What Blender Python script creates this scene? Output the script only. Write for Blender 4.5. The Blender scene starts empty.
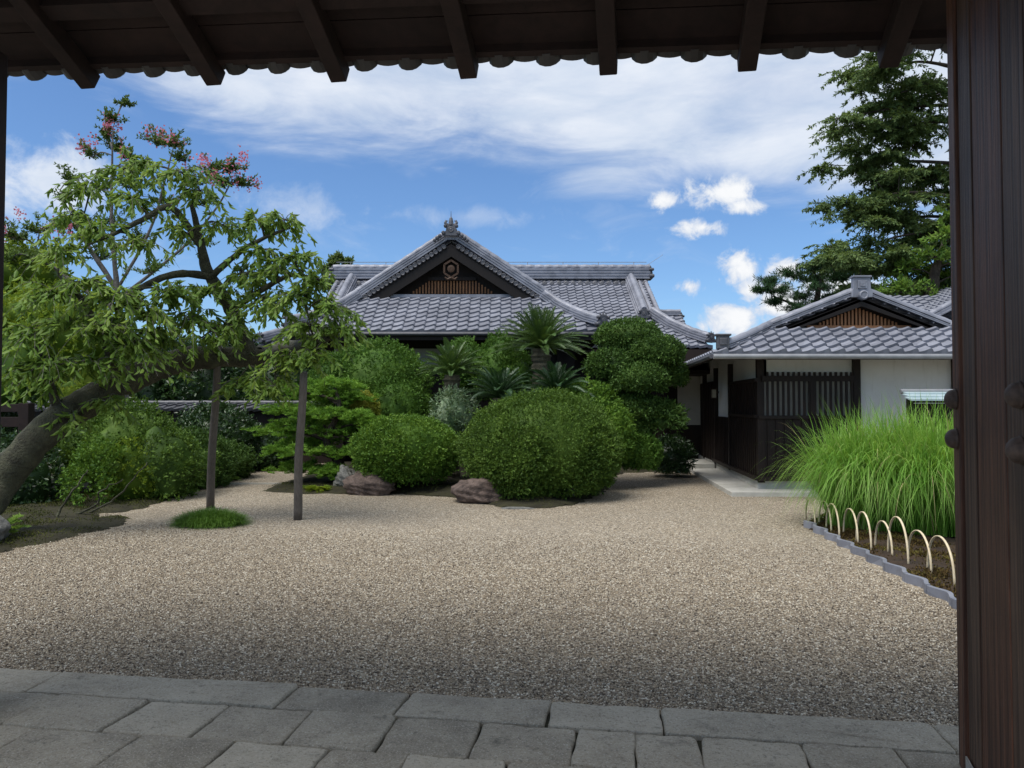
import bpy, bmesh, math, random
import numpy as np
from mathutils import Vector, Matrix

rng = np.random.default_rng(7)
random.seed(7)
PI = math.pi
scene = bpy.context.scene
COL = scene.collection

# ------------------------------------------------------------------ camera
F, CH, HORIZ = 740.0, 1.6, 405.0
TH = math.atan((HORIZ - 384) / F)
cam_d = bpy.data.cameras.new("camera")
cam = bpy.data.objects.new("camera", cam_d)
COL.objects.link(cam)
cam.location = (0, 0, CH)
cam.rotation_euler = (PI / 2 + TH, 0, 0)
cam_d.sensor_width = 36
cam_d.lens = F / 1024 * 36
cam_d.clip_start = 0.05
cam_d.clip_end = 2000
scene.camera = cam

# ------------------------------------------------------------------ light
SUN_EL, SUN_AZ = math.radians(63), math.radians(-130)   # azimuth clockwise from +Y: behind the gate, to the left
scene.view_settings.view_transform = 'Standard'
scene.view_settings.look = 'None'
scene.view_settings.gamma = 1
scene.view_settings.use_curve_mapping = False
scene.view_settings.exposure = 0.66
sd = bpy.data.lights.new("sun", 'SUN')
sd.energy = 2.6
sd.angle = math.radians(36)
sd.color = (1.0, 0.955, 0.89)
sun = bpy.data.objects.new("sun", sd)
COL.objects.link(sun)
sdir = Vector((math.sin(SUN_AZ) * math.cos(SUN_EL), math.cos(SUN_AZ) * math.cos(SUN_EL), math.sin(SUN_EL)))
sun.rotation_euler = sdir.to_track_quat('Z', 'Y').to_euler()

world = bpy.data.worlds.new("World")
scene.world = world
world.use_nodes = True


class NT:
    """small helper round a node tree"""
    def __init__(s, tree):
        s.t = tree
        s.t.nodes.clear()

    def n(s, kind, **kw):
        nd = s.t.nodes.new(kind)
        for k, v in kw.items():
            if k == 'ins':
                for a, b in v.items():
                    if hasattr(b, 'is_output') or isinstance(b, bpy.types.NodeSocket):
                        s.t.links.new(b, nd.inputs[a])
                    else:
                        nd.inputs[a].default_value = b
            else:
                setattr(nd, k, v)
        return nd

    def math(s, op, a, b=None, c=None, clamp=False):
        nd = s.t.nodes.new('ShaderNodeMath')
        nd.operation = op
        nd.use_clamp = clamp
        for i, v in enumerate((a, b, c)):
            if v is None:
                continue
            if isinstance(v, bpy.types.NodeSocket):
                s.t.links.new(v, nd.inputs[i])
            else:
                nd.inputs[i].default_value = v
        return nd.outputs[0]

    def smooth(s, x, a, b, to0=0.0, to1=1.0):
        nd = s.t.nodes.new('ShaderNodeMapRange')
        nd.interpolation_type = 'SMOOTHSTEP'
        s.t.links.new(x, nd.inputs[0])
        nd.inputs[1].default_value = a
        nd.inputs[2].default_value = b
        nd.inputs[3].default_value = to0
        nd.inputs[4].default_value = to1
        return nd.outputs[0]

    def mix(s, f, a, b, blend='MIX'):
        nd = s.t.nodes.new('ShaderNodeMix')
        nd.data_type = 'RGBA'
        nd.blend_type = blend
        for i, v in ((0, f), (6, a), (7, b)):
            if isinstance(v, bpy.types.NodeSocket):
                s.t.links.new(v, nd.inputs[i])
            elif i == 0:
                nd.inputs[i].default_value = v
            else:
                nd.inputs[i].default_value = (*v, 1) if len(v) == 3 else v
        return nd.outputs[2]

    def noise(s, vec, scale, detail=4, rough=0.55, dist=0.0):
        nd = s.t.nodes.new('ShaderNodeTexNoise')
        if vec is not None:
            s.t.links.new(vec, nd.inputs['Vector'])
        nd.inputs['Scale'].default_value = scale
        nd.inputs['Detail'].default_value = detail
        nd.inputs['Roughness'].default_value = rough
        nd.inputs['Distortion'].default_value = dist
        return nd.outputs[0]

    def ramp(s, fac, stops, interp='LINEAR'):
        nd = s.t.nodes.new('ShaderNodeValToRGB')
        nd.color_ramp.interpolation = interp
        els = nd.color_ramp.elements
        while len(els) < len(stops):
            els.new(0.5)
        for e, (p, c) in zip(els, stops):
            e.position = p
            e.color = (*c, 1) if len(c) == 3 else c
        s.t.links.new(fac, nd.inputs[0])
        return nd.outputs[0]

    def link(s, a, b):
        s.t.links.new(a, b)


def build_sky():
    t = NT(world.node_tree)
    sky = t.n('ShaderNodeTexSky', sky_type='NISHITA', sun_disc=False)
    sky.sun_elevation = SUN_EL
    sky.sun_rotation = SUN_AZ
    sky.air_density = 1.0
    sky.dust_density = 0.6
    sky.ozone_density = 2.2
    tc = t.n('ShaderNodeTexCoord')
    sep = t.n('ShaderNodeSeparateXYZ', ins={0: tc.outputs['Generated']})
    x, y, z = sep.outputs
    az = t.math('ARCTAN2', x, y)
    el = t.math('ARCSINE', z)
    comb = t.n('ShaderNodeCombineXYZ', ins={0: az, 1: el})
    v = comb.outputs[0]

    def ae(px, py):
        a = math.atan((px - 512) / F)
        return a, math.atan((HORIZ - py) / F * math.cos(a))
    # high veil: everything above an uneven edge that dips towards the right
    stretch = t.n('ShaderNodeMapping', ins={'Vector': v, 'Rotation': (0, 0, 0.28), 'Scale': (1.3, 4.2, 1)}).outputs[0]
    nz = t.noise(stretch, 3.4, 7, 0.6, 0.5)
    nz2 = t.noise(v, 16, 6, 0.62, 0.3)
    pts = [(-180, 60), (0, 70), (110, 78), (180, 110), (250, 146), (400, 152), (520, 168), (600, 190), (720, 192), (830, 214), (960, 222), (1200, 180)]
    lo, hi = -1.2, 1.2
    fc = t.n('ShaderNodeFloatCurve')
    cu = fc.mapping.curves[0]
    vals = []
    for px, py in pts:
        a, e = ae(px, py)
        vals.append(((a - lo) / (hi - lo), e))
    cu.points[0].location = (0, vals[0][1])
    cu.points[1].location = (1, vals[-1][1])
    for a, e in vals:
        cu.points.new(a, e)
    fc.mapping.update()
    t.link(t.math('DIVIDE', t.math('SUBTRACT', az, lo), hi - lo), fc.inputs['Value'])
    above = t.math('SUBTRACT', el, fc.outputs[0])
    above = t.math('ADD', above, t.math('MULTIPLY', t.math('SUBTRACT', nz, 0.5), 0.16))
    veil = t.smooth(above, -0.02, 0.07)
    veil = t.math('MULTIPLY', veil, t.smooth(nz, 0.22, 0.62, 0.68, 0.97))
    # faint wisps below it
    wv = t.n('ShaderNodeMapping', ins={'Vector': v, 'Rotation': (0, 0, -0.5), 'Scale': (2.0, 4.4, 1), 'Location': (3.1, 0.7, 0)}).outputs[0]
    wn = t.noise(wv, 3.0, 6, 0.6, 0.8)
    wisp = t.math('MULTIPLY', t.smooth(wn, 0.55, 0.8), 0.3)

    def blob(px, py, rx, ry, amp=0.9, k=0.55, nn=None):
        a, e = ae(px, py)
        dx = t.math('DIVIDE', t.math('SUBTRACT', az, a), rx / F)
        dy = t.math('DIVIDE', t.math('SUBTRACT', el, e), ry / F)
        r = t.math('SQRT', t.math('ADD', t.math('MULTIPLY', dx, dx), t.math('MULTIPLY', dy, dy)))
        return t.math('SUBTRACT', t.math('ADD', 1.0, t.math('MULTIPLY', t.math('SUBTRACT', nn if nn else nz3, 0.5), 2.7)), r)
    nz3 = t.noise(v, 24, 9, 0.66, 0.35)
    nz4 = t.noise(v, 38, 6, 0.6, 0.2)
    # soft left bank
    lb = t.smooth(blob(20, 180, 95, 42, nn=nz2), 0.0, 0.9)
    lb2 = t.smooth(blob(300, 205, 75, 26, nn=nz2), 0.1, 1.1, 0, 0.55)
    lb3 = t.smooth(blob(470, 215, 120, 16, nn=nz2), 0.2, 1.2, 0, 0.35)
    soft = t.math('MAXIMUM', t.math('MAXIMUM', lb, lb2), lb3)
    cum = None
    for b in [(664, 198, 25, 12), (722, 192, 36, 20), (742, 206, 28, 10), (705, 226, 30, 10), (690, 286, 19, 11), (742, 268, 24, 23), (752, 290, 22, 22),
              (735, 318, 38, 19), (775, 305, 40, 26), (790, 268, 26, 15), (840, 300, 50, 40), (-60, 250, 70, 40), (1180, 250, 90, 50)]:
        r = blob(*b)
        cum = r if cum is None else t.math('MAXIMUM', cum, r)
    cmask = t.smooth(cum, 0.02, 0.62)
    cden = t.math('ADD', t.smooth(cum, 0.15, 1.1), t.math('MULTIPLY', t.math('SUBTRACT', nz4, 0.5), 1.3), clamp=True)
    total = t.math('MAXIMUM', t.math('MAXIMUM', veil, wisp), t.math('MAXIMUM', soft, 0.0), clamp=True)
    skyc = t.mix(1.0, sky.outputs[0], (0.68, 0.87, 1.08), 'MULTIPLY')
    vcol = t.ramp(t.noise(stretch, 5.5, 6, 0.6, 0.4), [(0.3, (4.2, 4.9, 6.0)), (0.7, (5.9, 6.25, 6.85))])
    c1 = t.mix(total, skyc, vcol)
    ccol = t.ramp(cden, [(0.0, (4.5, 5.1, 6.1)), (0.4, (5.2, 5.6, 6.3)), (0.75, (6.2, 6.4, 6.7)), (1.0, (6.7, 6.8, 6.95))])
    c2 = t.mix(cmask, c1, ccol)
    bg = t.n('ShaderNodeBackground', ins={0: c2, 1: 0.090})
    out = t.n('ShaderNodeOutputWorld', ins={0: bg.outputs[0]})


build_sky()


# ------------------------------------------------------------------ layout helpers
def W(px, py, Y):
    """world point at distance Y seen at photo pixel (measurements taken off the photograph)"""
    a, b = (px - 512) / F, (384 - py) / F
    d = (a, math.cos(TH) - b * math.sin(TH), math.sin(TH) + b * math.cos(TH))
    k = Y / d[1]
    return Vector((d[0] * k, Y, CH + d[2] * k))


def G(px, py, z=0.0):
    a, b = (px - 512) / F, (384 - py) / F
    d = (a, math.cos(TH) - b * math.sin(TH), math.sin(TH) + b * math.cos(TH))
    k = (z - CH) / d[2]
    return Vector((d[0] * k, d[1] * k, z))


# ------------------------------------------------------------------ materials
def pbr(name):
    m = bpy.data.materials.new(name)
    m.use_nodes = True
    t = NT(m.node_tree)
    b = t.n('ShaderNodeBsdfPrincipled')
    o = t.n('ShaderNodeOutputMaterial', ins={0: b.outputs[0]})
    return m, t, b, o


def bump(t, b, h, strength, dist=0.01):
    nd = t.n('ShaderNodeBump', ins={'Height': h, 'Strength': strength, 'Distance': dist})
    t.link(nd.outputs[0], b.inputs['Normal'])


def objco(t):
    return t.n('ShaderNodeTexCoord').outputs['Object']


def mat_foliage(name, c1, c2, c3, rough=0.6, trans=0.3, clump=2.2, spec=0.2, extra=None):
    m, t, b, o = pbr(name)
    g = t.n('ShaderNodeNewGeometry')
    rnd = g.outputs['Random Per Island']
    n = t.noise(objco(t), clump, 3, 0.6)
    f = t.math('ADD', t.math('MULTIPLY', rnd, 0.55), t.math('MULTIPLY', t.smooth(n, 0.3, 0.7), 0.45))
    c = t.ramp(f, [(0.08, c1), (0.5, c2), (0.95, c3)])
    if extra:
        c = t.mix(t.smooth(rnd, 0.955, 0.975), c, extra)
    t.link(c, b.inputs['Base Color'])
    b.inputs['Roughness'].default_value = rough
    b.inputs['Specular IOR Level'].default_value = spec
    tr = t.n('ShaderNodeBsdfTranslucent', ins={0: t.mix(0.5, c, (c3[0] * 1.2, c3[1] * 1.15, c3[2] * 0.5))})
    mx = t.n('ShaderNodeMixShader', ins={0: trans, 1: b.outputs[0], 2: tr.outputs[0]})
    t.link(mx.outputs[0], o.inputs[0])
    return m


def mat_wood(name, c1, c2, scale=(14, 14, 1.2), rough=0.6, bs=0.25, spec=0.3, lo=0.25, hi=0.75):
    m, t, b, o = pbr(name)
    v = t.n('ShaderNodeMapping', ins={'Vector': objco(t), 'Scale': scale}).outputs[0]
    n = t.noise(v, 3.0, 7, 0.65, 0.6)
    n2 = t.noise(objco(t), 2.2, 4, 0.6)
    c = t.ramp(n, [(lo, c1), (hi, c2)])
    c = t.mix(t.smooth(n2, 0.35, 0.75, 0, 0.45), c, tuple(x * 0.55 for x in c1))
    t.link(c, b.inputs['Base Color'])
    b.inputs['Roughness'].default_value = rough
    b.inputs['Specular IOR Level'].default_value = spec
    bump(t, b, n, bs, 0.012)
    return m


def mat_simple(name, c1, c2, scale=6.0, rough=0.7, bs=0.15, metal=0.0, spec=0.4, detail=6, dist=0.01):
    m, t, b, o = pbr(name)
    n = t.noise(objco(t), scale, detail, 0.62, 0.2)
    t.link(t.ramp(n, [(0.3, c1), (0.7, c2)]), b.inputs['Base Color'])
    b.inputs['Roughness'].default_value = rough
    b.inputs['Metallic'].default_value = metal
    b.inputs['Specular IOR Level'].default_value = spec
    if bs:
        bump(t, b, t.noise(objco(t), scale * 5, 5, 0.6), bs, dist)
    return m


def mat_tile(name, c1=(0.125, 0.132, 0.160), c2=(0.270, 0.281, 0.328)):
    m, t, b, o = pbr(name)
    co = objco(t)
    n = t.noise(co, 1.1, 5, 0.65, 0.3)
    n2 = t.n('ShaderNodeTexVoronoi', ins={'Vector': co, 'Scale': 4.2}).outputs['Color']
    sp = t.n('ShaderNodeSeparateColor', ins={0: n2}).outputs[0]
    f = t.math('ADD', t.math('MULTIPLY', n, 0.7), t.math('MULTIPLY', sp, 0.32))
    c = t.ramp(f, [(0.22, c1), (0.8, c2)])
    st = t.noise(co, 9, 6, 0.7)
    c = t.mix(t.smooth(st, 0.58, 0.78, 0, 0.35), c, (0.085, 0.083, 0.075))
    t.link(c, b.inputs['Base Color'])
    t.link(t.smooth(st, 0.3, 0.7, 0.44, 0.62), b.inputs['Roughness'])
    b.inputs['Metallic'].default_value = 0.15
    b.inputs['Specular IOR Level'].default_value = 0.6
    bump(t, b, t.noise(co, 40, 4, 0.6), 0.12, 0.01)
    return m


def mat_gravel(name):
    m, t, b, o = pbr(name)
    co = objco(t)
    vo = t.n('ShaderNodeTexVoronoi', ins={'Vector': co, 'Scale': 72.0, 'Randomness': 1.0})
    rc = t.n('ShaderNodeSeparateColor', ins={0: vo.outputs['Color']}).outputs[0]
    c = t.ramp(rc, GRAVEL_STOPS)
    big = t.noise(co, 0.8, 5, 0.6)
    c = t.mix(t.smooth(big, 0.3, 0.75, 0.0, 0.28), c, (0.24, 0.21, 0.165))
    gap = t.smooth(vo.outputs['Distance'], 0.45, 0.8, 1.0, 0.7)
    c = t.mix(1.0, c, t.n('ShaderNodeCombineColor', ins={0: gap, 1: gap, 2: gap}).outputs[0], 'MULTIPLY')
    t.link(c, b.inputs['Base Color'])
    b.inputs['Roughness'].default_value = 0.75
    b.inputs['Specular IOR Level'].default_value = 0.3
    h = t.math('ADD', t.math('MULTIPLY', vo.outputs['Distance'], -0.5), t.math('MULTIPLY', rc, 0.6))
    h = t.math('ADD', h, t.math('MULTIPLY', t.noise(co, 6, 4, 0.6), 0.8))
    bump(t, b, h, 0.9, 0.012)
    return m


GRAVEL_STOPS = [(0.0, (0.046, 0.036, 0.028)), (0.17, (0.145, 0.112, 0.078)), (0.36, (0.305, 0.245, 0.168)), (0.56, (0.375, 0.308, 0.214)),
                (0.70, (0.212, 0.182, 0.146)), (0.85, (0.51, 0.445, 0.34)), (1.0, (0.70, 0.655, 0.55))]


def mat_pebble(name):
    m, t, b, o = pbr(name)
    g = t.n('ShaderNodeNewGeometry')
    t.link(t.ramp(g.outputs['Random Per Island'], GRAVEL_STOPS), b.inputs['Base Color'])
    b.inputs['Roughness'].default_value = 0.6
    b.inputs['Specular IOR Level'].default_value = 0.35
    return m


M = {}
M['tile'] = mat_tile('roof_tile_smoked')
M['tile_dark'] = mat_tile('roof_tile_weathered', (0.04, 0.041, 0.047), (0.10, 0.102, 0.118))
M['tile_black'] = mat_tile('black_eave_tile', (0.018, 0.017, 0.018), (0.05, 0.048, 0.05))  # near-black tone of the tile, for the gate eave
M['dark_wood'] = mat_wood('dark_stained_wood', (0.009, 0.0055, 0.0042), (0.026, 0.015, 0.0105))
M['gate_wood'] = mat_wood('gate_roof_wood', (0.010, 0.0052, 0.0045), (0.027, 0.014, 0.0115), (3, 3, 3), rough=0.75)
M['door_wood'] = mat_wood('weathered_door_wood', (0.024, 0.009, 0.0055), (0.150, 0.064, 0.036), (15, 15, 0.35), bs=0.8, lo=0.36, hi=0.66)
M['door_wood_grey'] = mat_wood('greyed_door_wood', (0.024, 0.012, 0.008), (0.125, 0.070, 0.045), (17, 17, 0.3), bs=0.8, lo=0.36, hi=0.66)
M['lattice_wood'] = mat_wood('warm_lattice_wood', (0.16, 0.070, 0.030), (0.48, 0.23, 0.105), (30, 30, 1.0))
M['black_wood'] = mat_wood('shade_toned_wood', (0.0045, 0.003, 0.0025), (0.012, 0.0075, 0.006))  # darker wood tone standing in for shade under the verges
M['pendant_wood'] = mat_wood('dark_brown_pendant', (0.035, 0.019, 0.011), (0.085, 0.045, 0.026))
M['post_wood'] = mat_wood('grey_prop_wood', (0.075, 0.064, 0.055), (0.16, 0.14, 0.122), (16, 16, 1.5), bs=0.4)
M['bark'] = mat_simple('cherry_bark', (0.024, 0.023, 0.015), (0.092, 0.094, 0.056), 7, 0.9, 1.0, dist=0.05)
M['bark_grey'] = mat_simple('grey_bark', (0.07, 0.062, 0.055), (0.20, 0.185, 0.165), 8, 0.85, 0.7, dist=0.03)
M['bark_dark'] = mat_simple('dark_bark', (0.022, 0.016, 0.012), (0.07, 0.055, 0.042), 6, 0.9, 0.8, dist=0.03)
def mat_plaster(name, c1, c2):
    m, t, b, o = pbr(name)
    co = objco(t)
    c = t.ramp(t.noise(co, 1.4, 6, 0.65), [(0.3, c1), (0.7, c2)])
    dv = t.n('ShaderNodeMapping', ins={'Vector': co, 'Scale': (5, 5, 0.45)}).outputs[0]
    c = t.mix(t.smooth(t.noise(dv, 2.2, 6, 0.65), 0.52, 0.8, 0, 0.45), c, (0.38, 0.36, 0.31))
    t.link(c, b.inputs['Base Color'])
    b.inputs['Roughness'].default_value = 0.88
    bump(t, b, t.noise(co, 30, 5, 0.6), 0.12, 0.01)
    return m


M['plaster'] = mat_plaster('white_plaster', (0.64, 0.64, 0.61), (0.76, 0.76, 0.74))
M['plaster_dull'] = mat_simple('grey_plaster', (0.40, 0.38, 0.33), (0.52, 0.50, 0.45), 1.6, 0.9, 0.05)
M['backing'] = mat_simple('grey_backing', (0.36, 0.35, 0.31), (0.46, 0.45, 0.41), 2.5, 0.9, 0.05)  # plain grey tone for the panel behind the window lattice
M['concrete'] = mat_simple('pale_concrete', (0.36, 0.35, 0.31), (0.50, 0.49, 0.45), 3.0, 0.85, 0.2)
M['metal'] = mat_simple('brushed_plate', (0.36, 0.35, 0.33), (0.52, 0.50, 0.47), 12, 0.45, 0.05, metal=0.6)
M['iron'] = mat_simple('rusted_iron_boss', (0.036, 0.024, 0.019), (0.10, 0.066, 0.05), 30, 0.65, 0.3, metal=0.2)
M['gutter'] = mat_simple('gutter_metal', (0.20, 0.205, 0.215), (0.31, 0.315, 0.325), 4, 0.45, 0.03, metal=0.3)
M['tin'] = mat_simple('pale_tin', (0.30, 0.40, 0.42), (0.44, 0.53, 0.55), 3, 0.5, 0.03, metal=0.2)
M['bamboo'] = mat_simple('split_bamboo', (0.52, 0.42, 0.26), (0.70, 0.60, 0.42), 18, 0.5, 0.1)
M['soil'] = mat_simple('mossy_soil', (0.016, 0.010, 0.006), (0.050, 0.030, 0.015), 5, 0.95, 0.8, dist=0.03)
M['joint_soil'] = mat_simple('joint_soil', (0.018, 0.016, 0.010), (0.045, 0.045, 0.022), 8, 0.95, 0.8, dist=0.03)
M['moss_ground'] = mat_simple('moss_ground', (0.012, 0.010, 0.005), (0.036, 0.034, 0.012), 4, 0.95, 0.9, dist=0.03)
M['earth'] = mat_simple('earth', (0.06, 0.055, 0.035), (0.11, 0.10, 0.06), 0.6, 0.95, 0.5)
M['rock_red'] = mat_simple('reddish_rock', (0.036, 0.025, 0.021), (0.190, 0.138, 0.115), 7, 0.8, 1.0, dist=0.04)
M['rock_grey'] = mat_simple('grey_rock', (0.07, 0.07, 0.065), (0.21, 0.21, 0.195), 6, 0.8, 0.8, dist=0.04)
M['gravel'] = mat_gravel('gravel')
M['pebble'] = mat_pebble('loose_pebbles')


def mat_paving():
    m, t, b, o = pbr('granite_paving')
    co = objco(t)
    g = t.n('ShaderNodeNewGeometry')
    n = t.noise(co, 3.2, 7, 0.68, 0.3)
    f = t.math('ADD', t.math('MULTIPLY', n, 0.75), t.math('MULTIPLY', g.outputs['Random Per Island'], 0.28))
    c = t.ramp(f, [(0.28, (0.21, 0.185, 0.140)), (0.52, (0.38, 0.34, 0.265)), (0.8, (0.53, 0.485, 0.39))])
    sp = t.noise(co, 110, 4, 0.75)
    c = t.mix(t.smooth(sp, 0.50, 0.66, 0, 0.75), c, (0.58, 0.55, 0.48))
    c = t.mix(t.smooth(t.noise(co, 60, 5, 0.75), 0.52, 0.68, 0, 0.7), c, (0.085, 0.078, 0.064))
    c = t.mix(t.smooth(t.noise(co, 9, 6, 0.75), 0.55, 0.72, 0, 0.6), c, (0.085, 0.082, 0.062))
    t.link(c, b.inputs['Base Color'])
    b.inputs['Roughness'].default_value = 0.75
    h = t.math('ADD', t.math('MULTIPLY', n, 0.8), t.math('MULTIPLY', t.noise(co, 28, 8, 0.75), 0.9))
    bump(t, b, h, 1.0, 0.035)
    return m


M['paving'] = mat_paving()
# foliage: dark, mid, light tone of each plant's own leaves
M['azalea'] = mat_foliage('azalea_leaf', (0.034, 0.070, 0.012), (0.072, 0.136, 0.020), (0.138, 0.225, 0.036), trans=0.2)
M['azalea_light'] = mat_foliage('bright_azalea_leaf', (0.042, 0.10, 0.014), (0.085, 0.175, 0.022), (0.17, 0.28, 0.04), trans=0.25)
M['boxwood'] = mat_foliage('boxwood_leaf', (0.032, 0.080, 0.012), (0.066, 0.145, 0.020), (0.125, 0.225, 0.036), trans=0.2)
M['holly'] = mat_foliage('holly_leaf', (0.030, 0.066, 0.014), (0.058, 0.118, 0.022), (0.110, 0.19, 0.040), trans=0.18)
M['laurel'] = mat_foliage('dark_evergreen_leaf', (0.012, 0.032, 0.010), (0.028, 0.064, 0.018), (0.060, 0.115, 0.034), trans=0.15, rough=0.35, spec=0.5)
M['yellowgreen'] = mat_foliage('yellow_green_leaf', (0.075, 0.14, 0.016), (0.16, 0.25, 0.025), (0.29, 0.36, 0.045), trans=0.35)
M['golden'] = mat_foliage('golden_leaf', (0.14, 0.18, 0.022), (0.24, 0.26, 0.035), (0.38, 0.36, 0.06), trans=0.35)
M['pine_pad'] = mat_foliage('five_needle_pine', (0.065, 0.155, 0.020), (0.135, 0.280, 0.034), (0.25, 0.41, 0.06), trans=0.25)
M['variegated'] = mat_foliage('variegated_leaf', (0.05, 0.10, 0.04), (0.13, 0.21, 0.11), (0.34, 0.42, 0.28), trans=0.2)
M['cherry'] = mat_foliage('cherry_leaf', (0.072, 0.138, 0.026), (0.140, 0.240, 0.044), (0.255, 0.355, 0.078), trans=0.42, rough=0.45, clump=1.2)
M['myrtle'] = mat_foliage('myrtle_leaf', (0.040, 0.082, 0.020), (0.080, 0.145, 0.034), (0.15, 0.215, 0.058), trans=0.3)
M['pink'] = mat_foliage('pink_blossom', (0.42, 0.10, 0.19), (0.56, 0.17, 0.28), (0.68, 0.28, 0.38), trans=0.35)
M['conifer'] = mat_foliage('conifer_leaf', (0.052, 0.090, 0.030), (0.100, 0.160, 0.052), (0.180, 0.25, 0.09), trans=0.3, clump=0.6)
M['pine'] = mat_foliage('pine_needles', (0.018, 0.050, 0.020), (0.034, 0.080, 0.030), (0.062, 0.12, 0.045), trans=0.15, clump=0.8)
M['fresh_tree'] = mat_foliage('fresh_green_leaf', (0.075, 0.15, 0.028), (0.13, 0.24, 0.042), (0.21, 0.32, 0.065), trans=0.35, clump=0.7)
M['cycad'] = mat_foliage('cycad_leaf', (0.032, 0.072, 0.018), (0.060, 0.118, 0.026), (0.11, 0.18, 0.04), trans=0.15, rough=0.35, spec=0.5)
M['cycad_dark'] = mat_foliage('dark_cycad_leaf', (0.012, 0.036, 0.014), (0.026, 0.064, 0.022), (0.045, 0.10, 0.034), trans=0.12, rough=0.35, spec=0.5)
M['silver_grass'] = mat_foliage('silver_grass_blade', (0.082, 0.205, 0.024), (0.160, 0.345, 0.045), (0.33, 0.49, 0.14), trans=0.4, rough=0.5, extra=(0.46, 0.40, 0.20))
M['lawn_tuft'] = mat_foliage('dwarf_grass_blade', (0.055, 0.12, 0.018), (0.095, 0.195, 0.028), (0.165, 0.29, 0.05), trans=0.25)
M['moss'] = mat_foliage('moss', (0.032, 0.040, 0.010), (0.062, 0.074, 0.016), (0.11, 0.115, 0.024), trans=0.1, rough=0.9)
M['moss_brown'] = mat_foliage('brown_moss', (0.030, 0.018, 0.007), (0.075, 0.048, 0.015), (0.15, 0.14, 0.028), trans=0.1, rough=0.9)
M['cycad_trunk'] = mat_simple('cycad_trunk_bark', (0.045, 0.038, 0.026), (0.13, 0.12, 0.075), 10, 0.9, 0.9, dist=0.04)
M['glass_lamp'] = mat_simple('lamp_glass', (0.5, 0.48, 0.40), (0.6, 0.57, 0.47), 8, 0.3, 0.0)


# ------------------------------------------------------------------ scene-graph helpers
def link(o):
    COL.objects.link(o)
    return o


def tag(o, label, cat, group=None, kind=None):
    if kind:
        o['kind'] = kind
    else:
        o['label'] = label
        o['category'] = cat
    if group:
        o['group'] = group
    return o


def thing(name, label, cat, loc, group=None):
    o = link(bpy.data.objects.new(name, None))
    o.empty_display_size = 0.2
    o.location = loc
    return tag(o, label, cat, group)


def adopt(o, parent):
    """child keeps its world place under an unrotated parent"""
    base = Vector(parent.location)
    p = parent.parent
    o.parent = parent
    o.matrix_parent_inverse = Matrix.Translation(-base) if parent.type == 'EMPTY' else Matrix.Identity(4)
    return o


def copy_tree(o, offset=(0, 0, 0), parent=None):
    c = o.copy()
    COL.objects.link(c)
    if parent is not None:
        c.parent = parent
    else:
        c.location = Vector(o.location) + Vector(offset)
    for ch in list(o.children):
        copy_tree(ch, parent=c)
    return c


def mesh_np(name, v, faces, mat, parent=None, smooth=False):
    """v (N,3); faces: list of int arrays (M,k) of any k"""
    v = np.asarray(v, dtype=np.float32).reshape(-1, 3)
    me = bpy.data.meshes.new(name)
    me.vertices.add(len(v))
    me.vertices.foreach_set('co', v.ravel())
    faces = [np.asarray(f, dtype=np.int32) for f in faces if len(f)]
    nl = sum(f.size for f in faces)
    npoly = sum(len(f) for f in faces)
    me.loops.add(nl)
    me.polygons.add(npoly)
    me.loops.foreach_set('vertex_index', np.concatenate([f.ravel() for f in faces]))
    tot = np.concatenate([np.full(len(f), f.shape[1], dtype=np.int32) for f in faces])
    start = np.concatenate([[0], np.cumsum(tot)[:-1]]).astype(np.int32)
    me.polygons.foreach_set('loop_start', start)
    if smooth:
        me.polygons.foreach_set('use_smooth', np.ones(npoly, dtype=bool))
    me.update(calc_edges=True)
    me.validate()
    me.materials.append(mat)
    o = link(bpy.data.objects.new(name, me))
    if parent is not None:
        adopt(o, parent)
    return o


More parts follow.
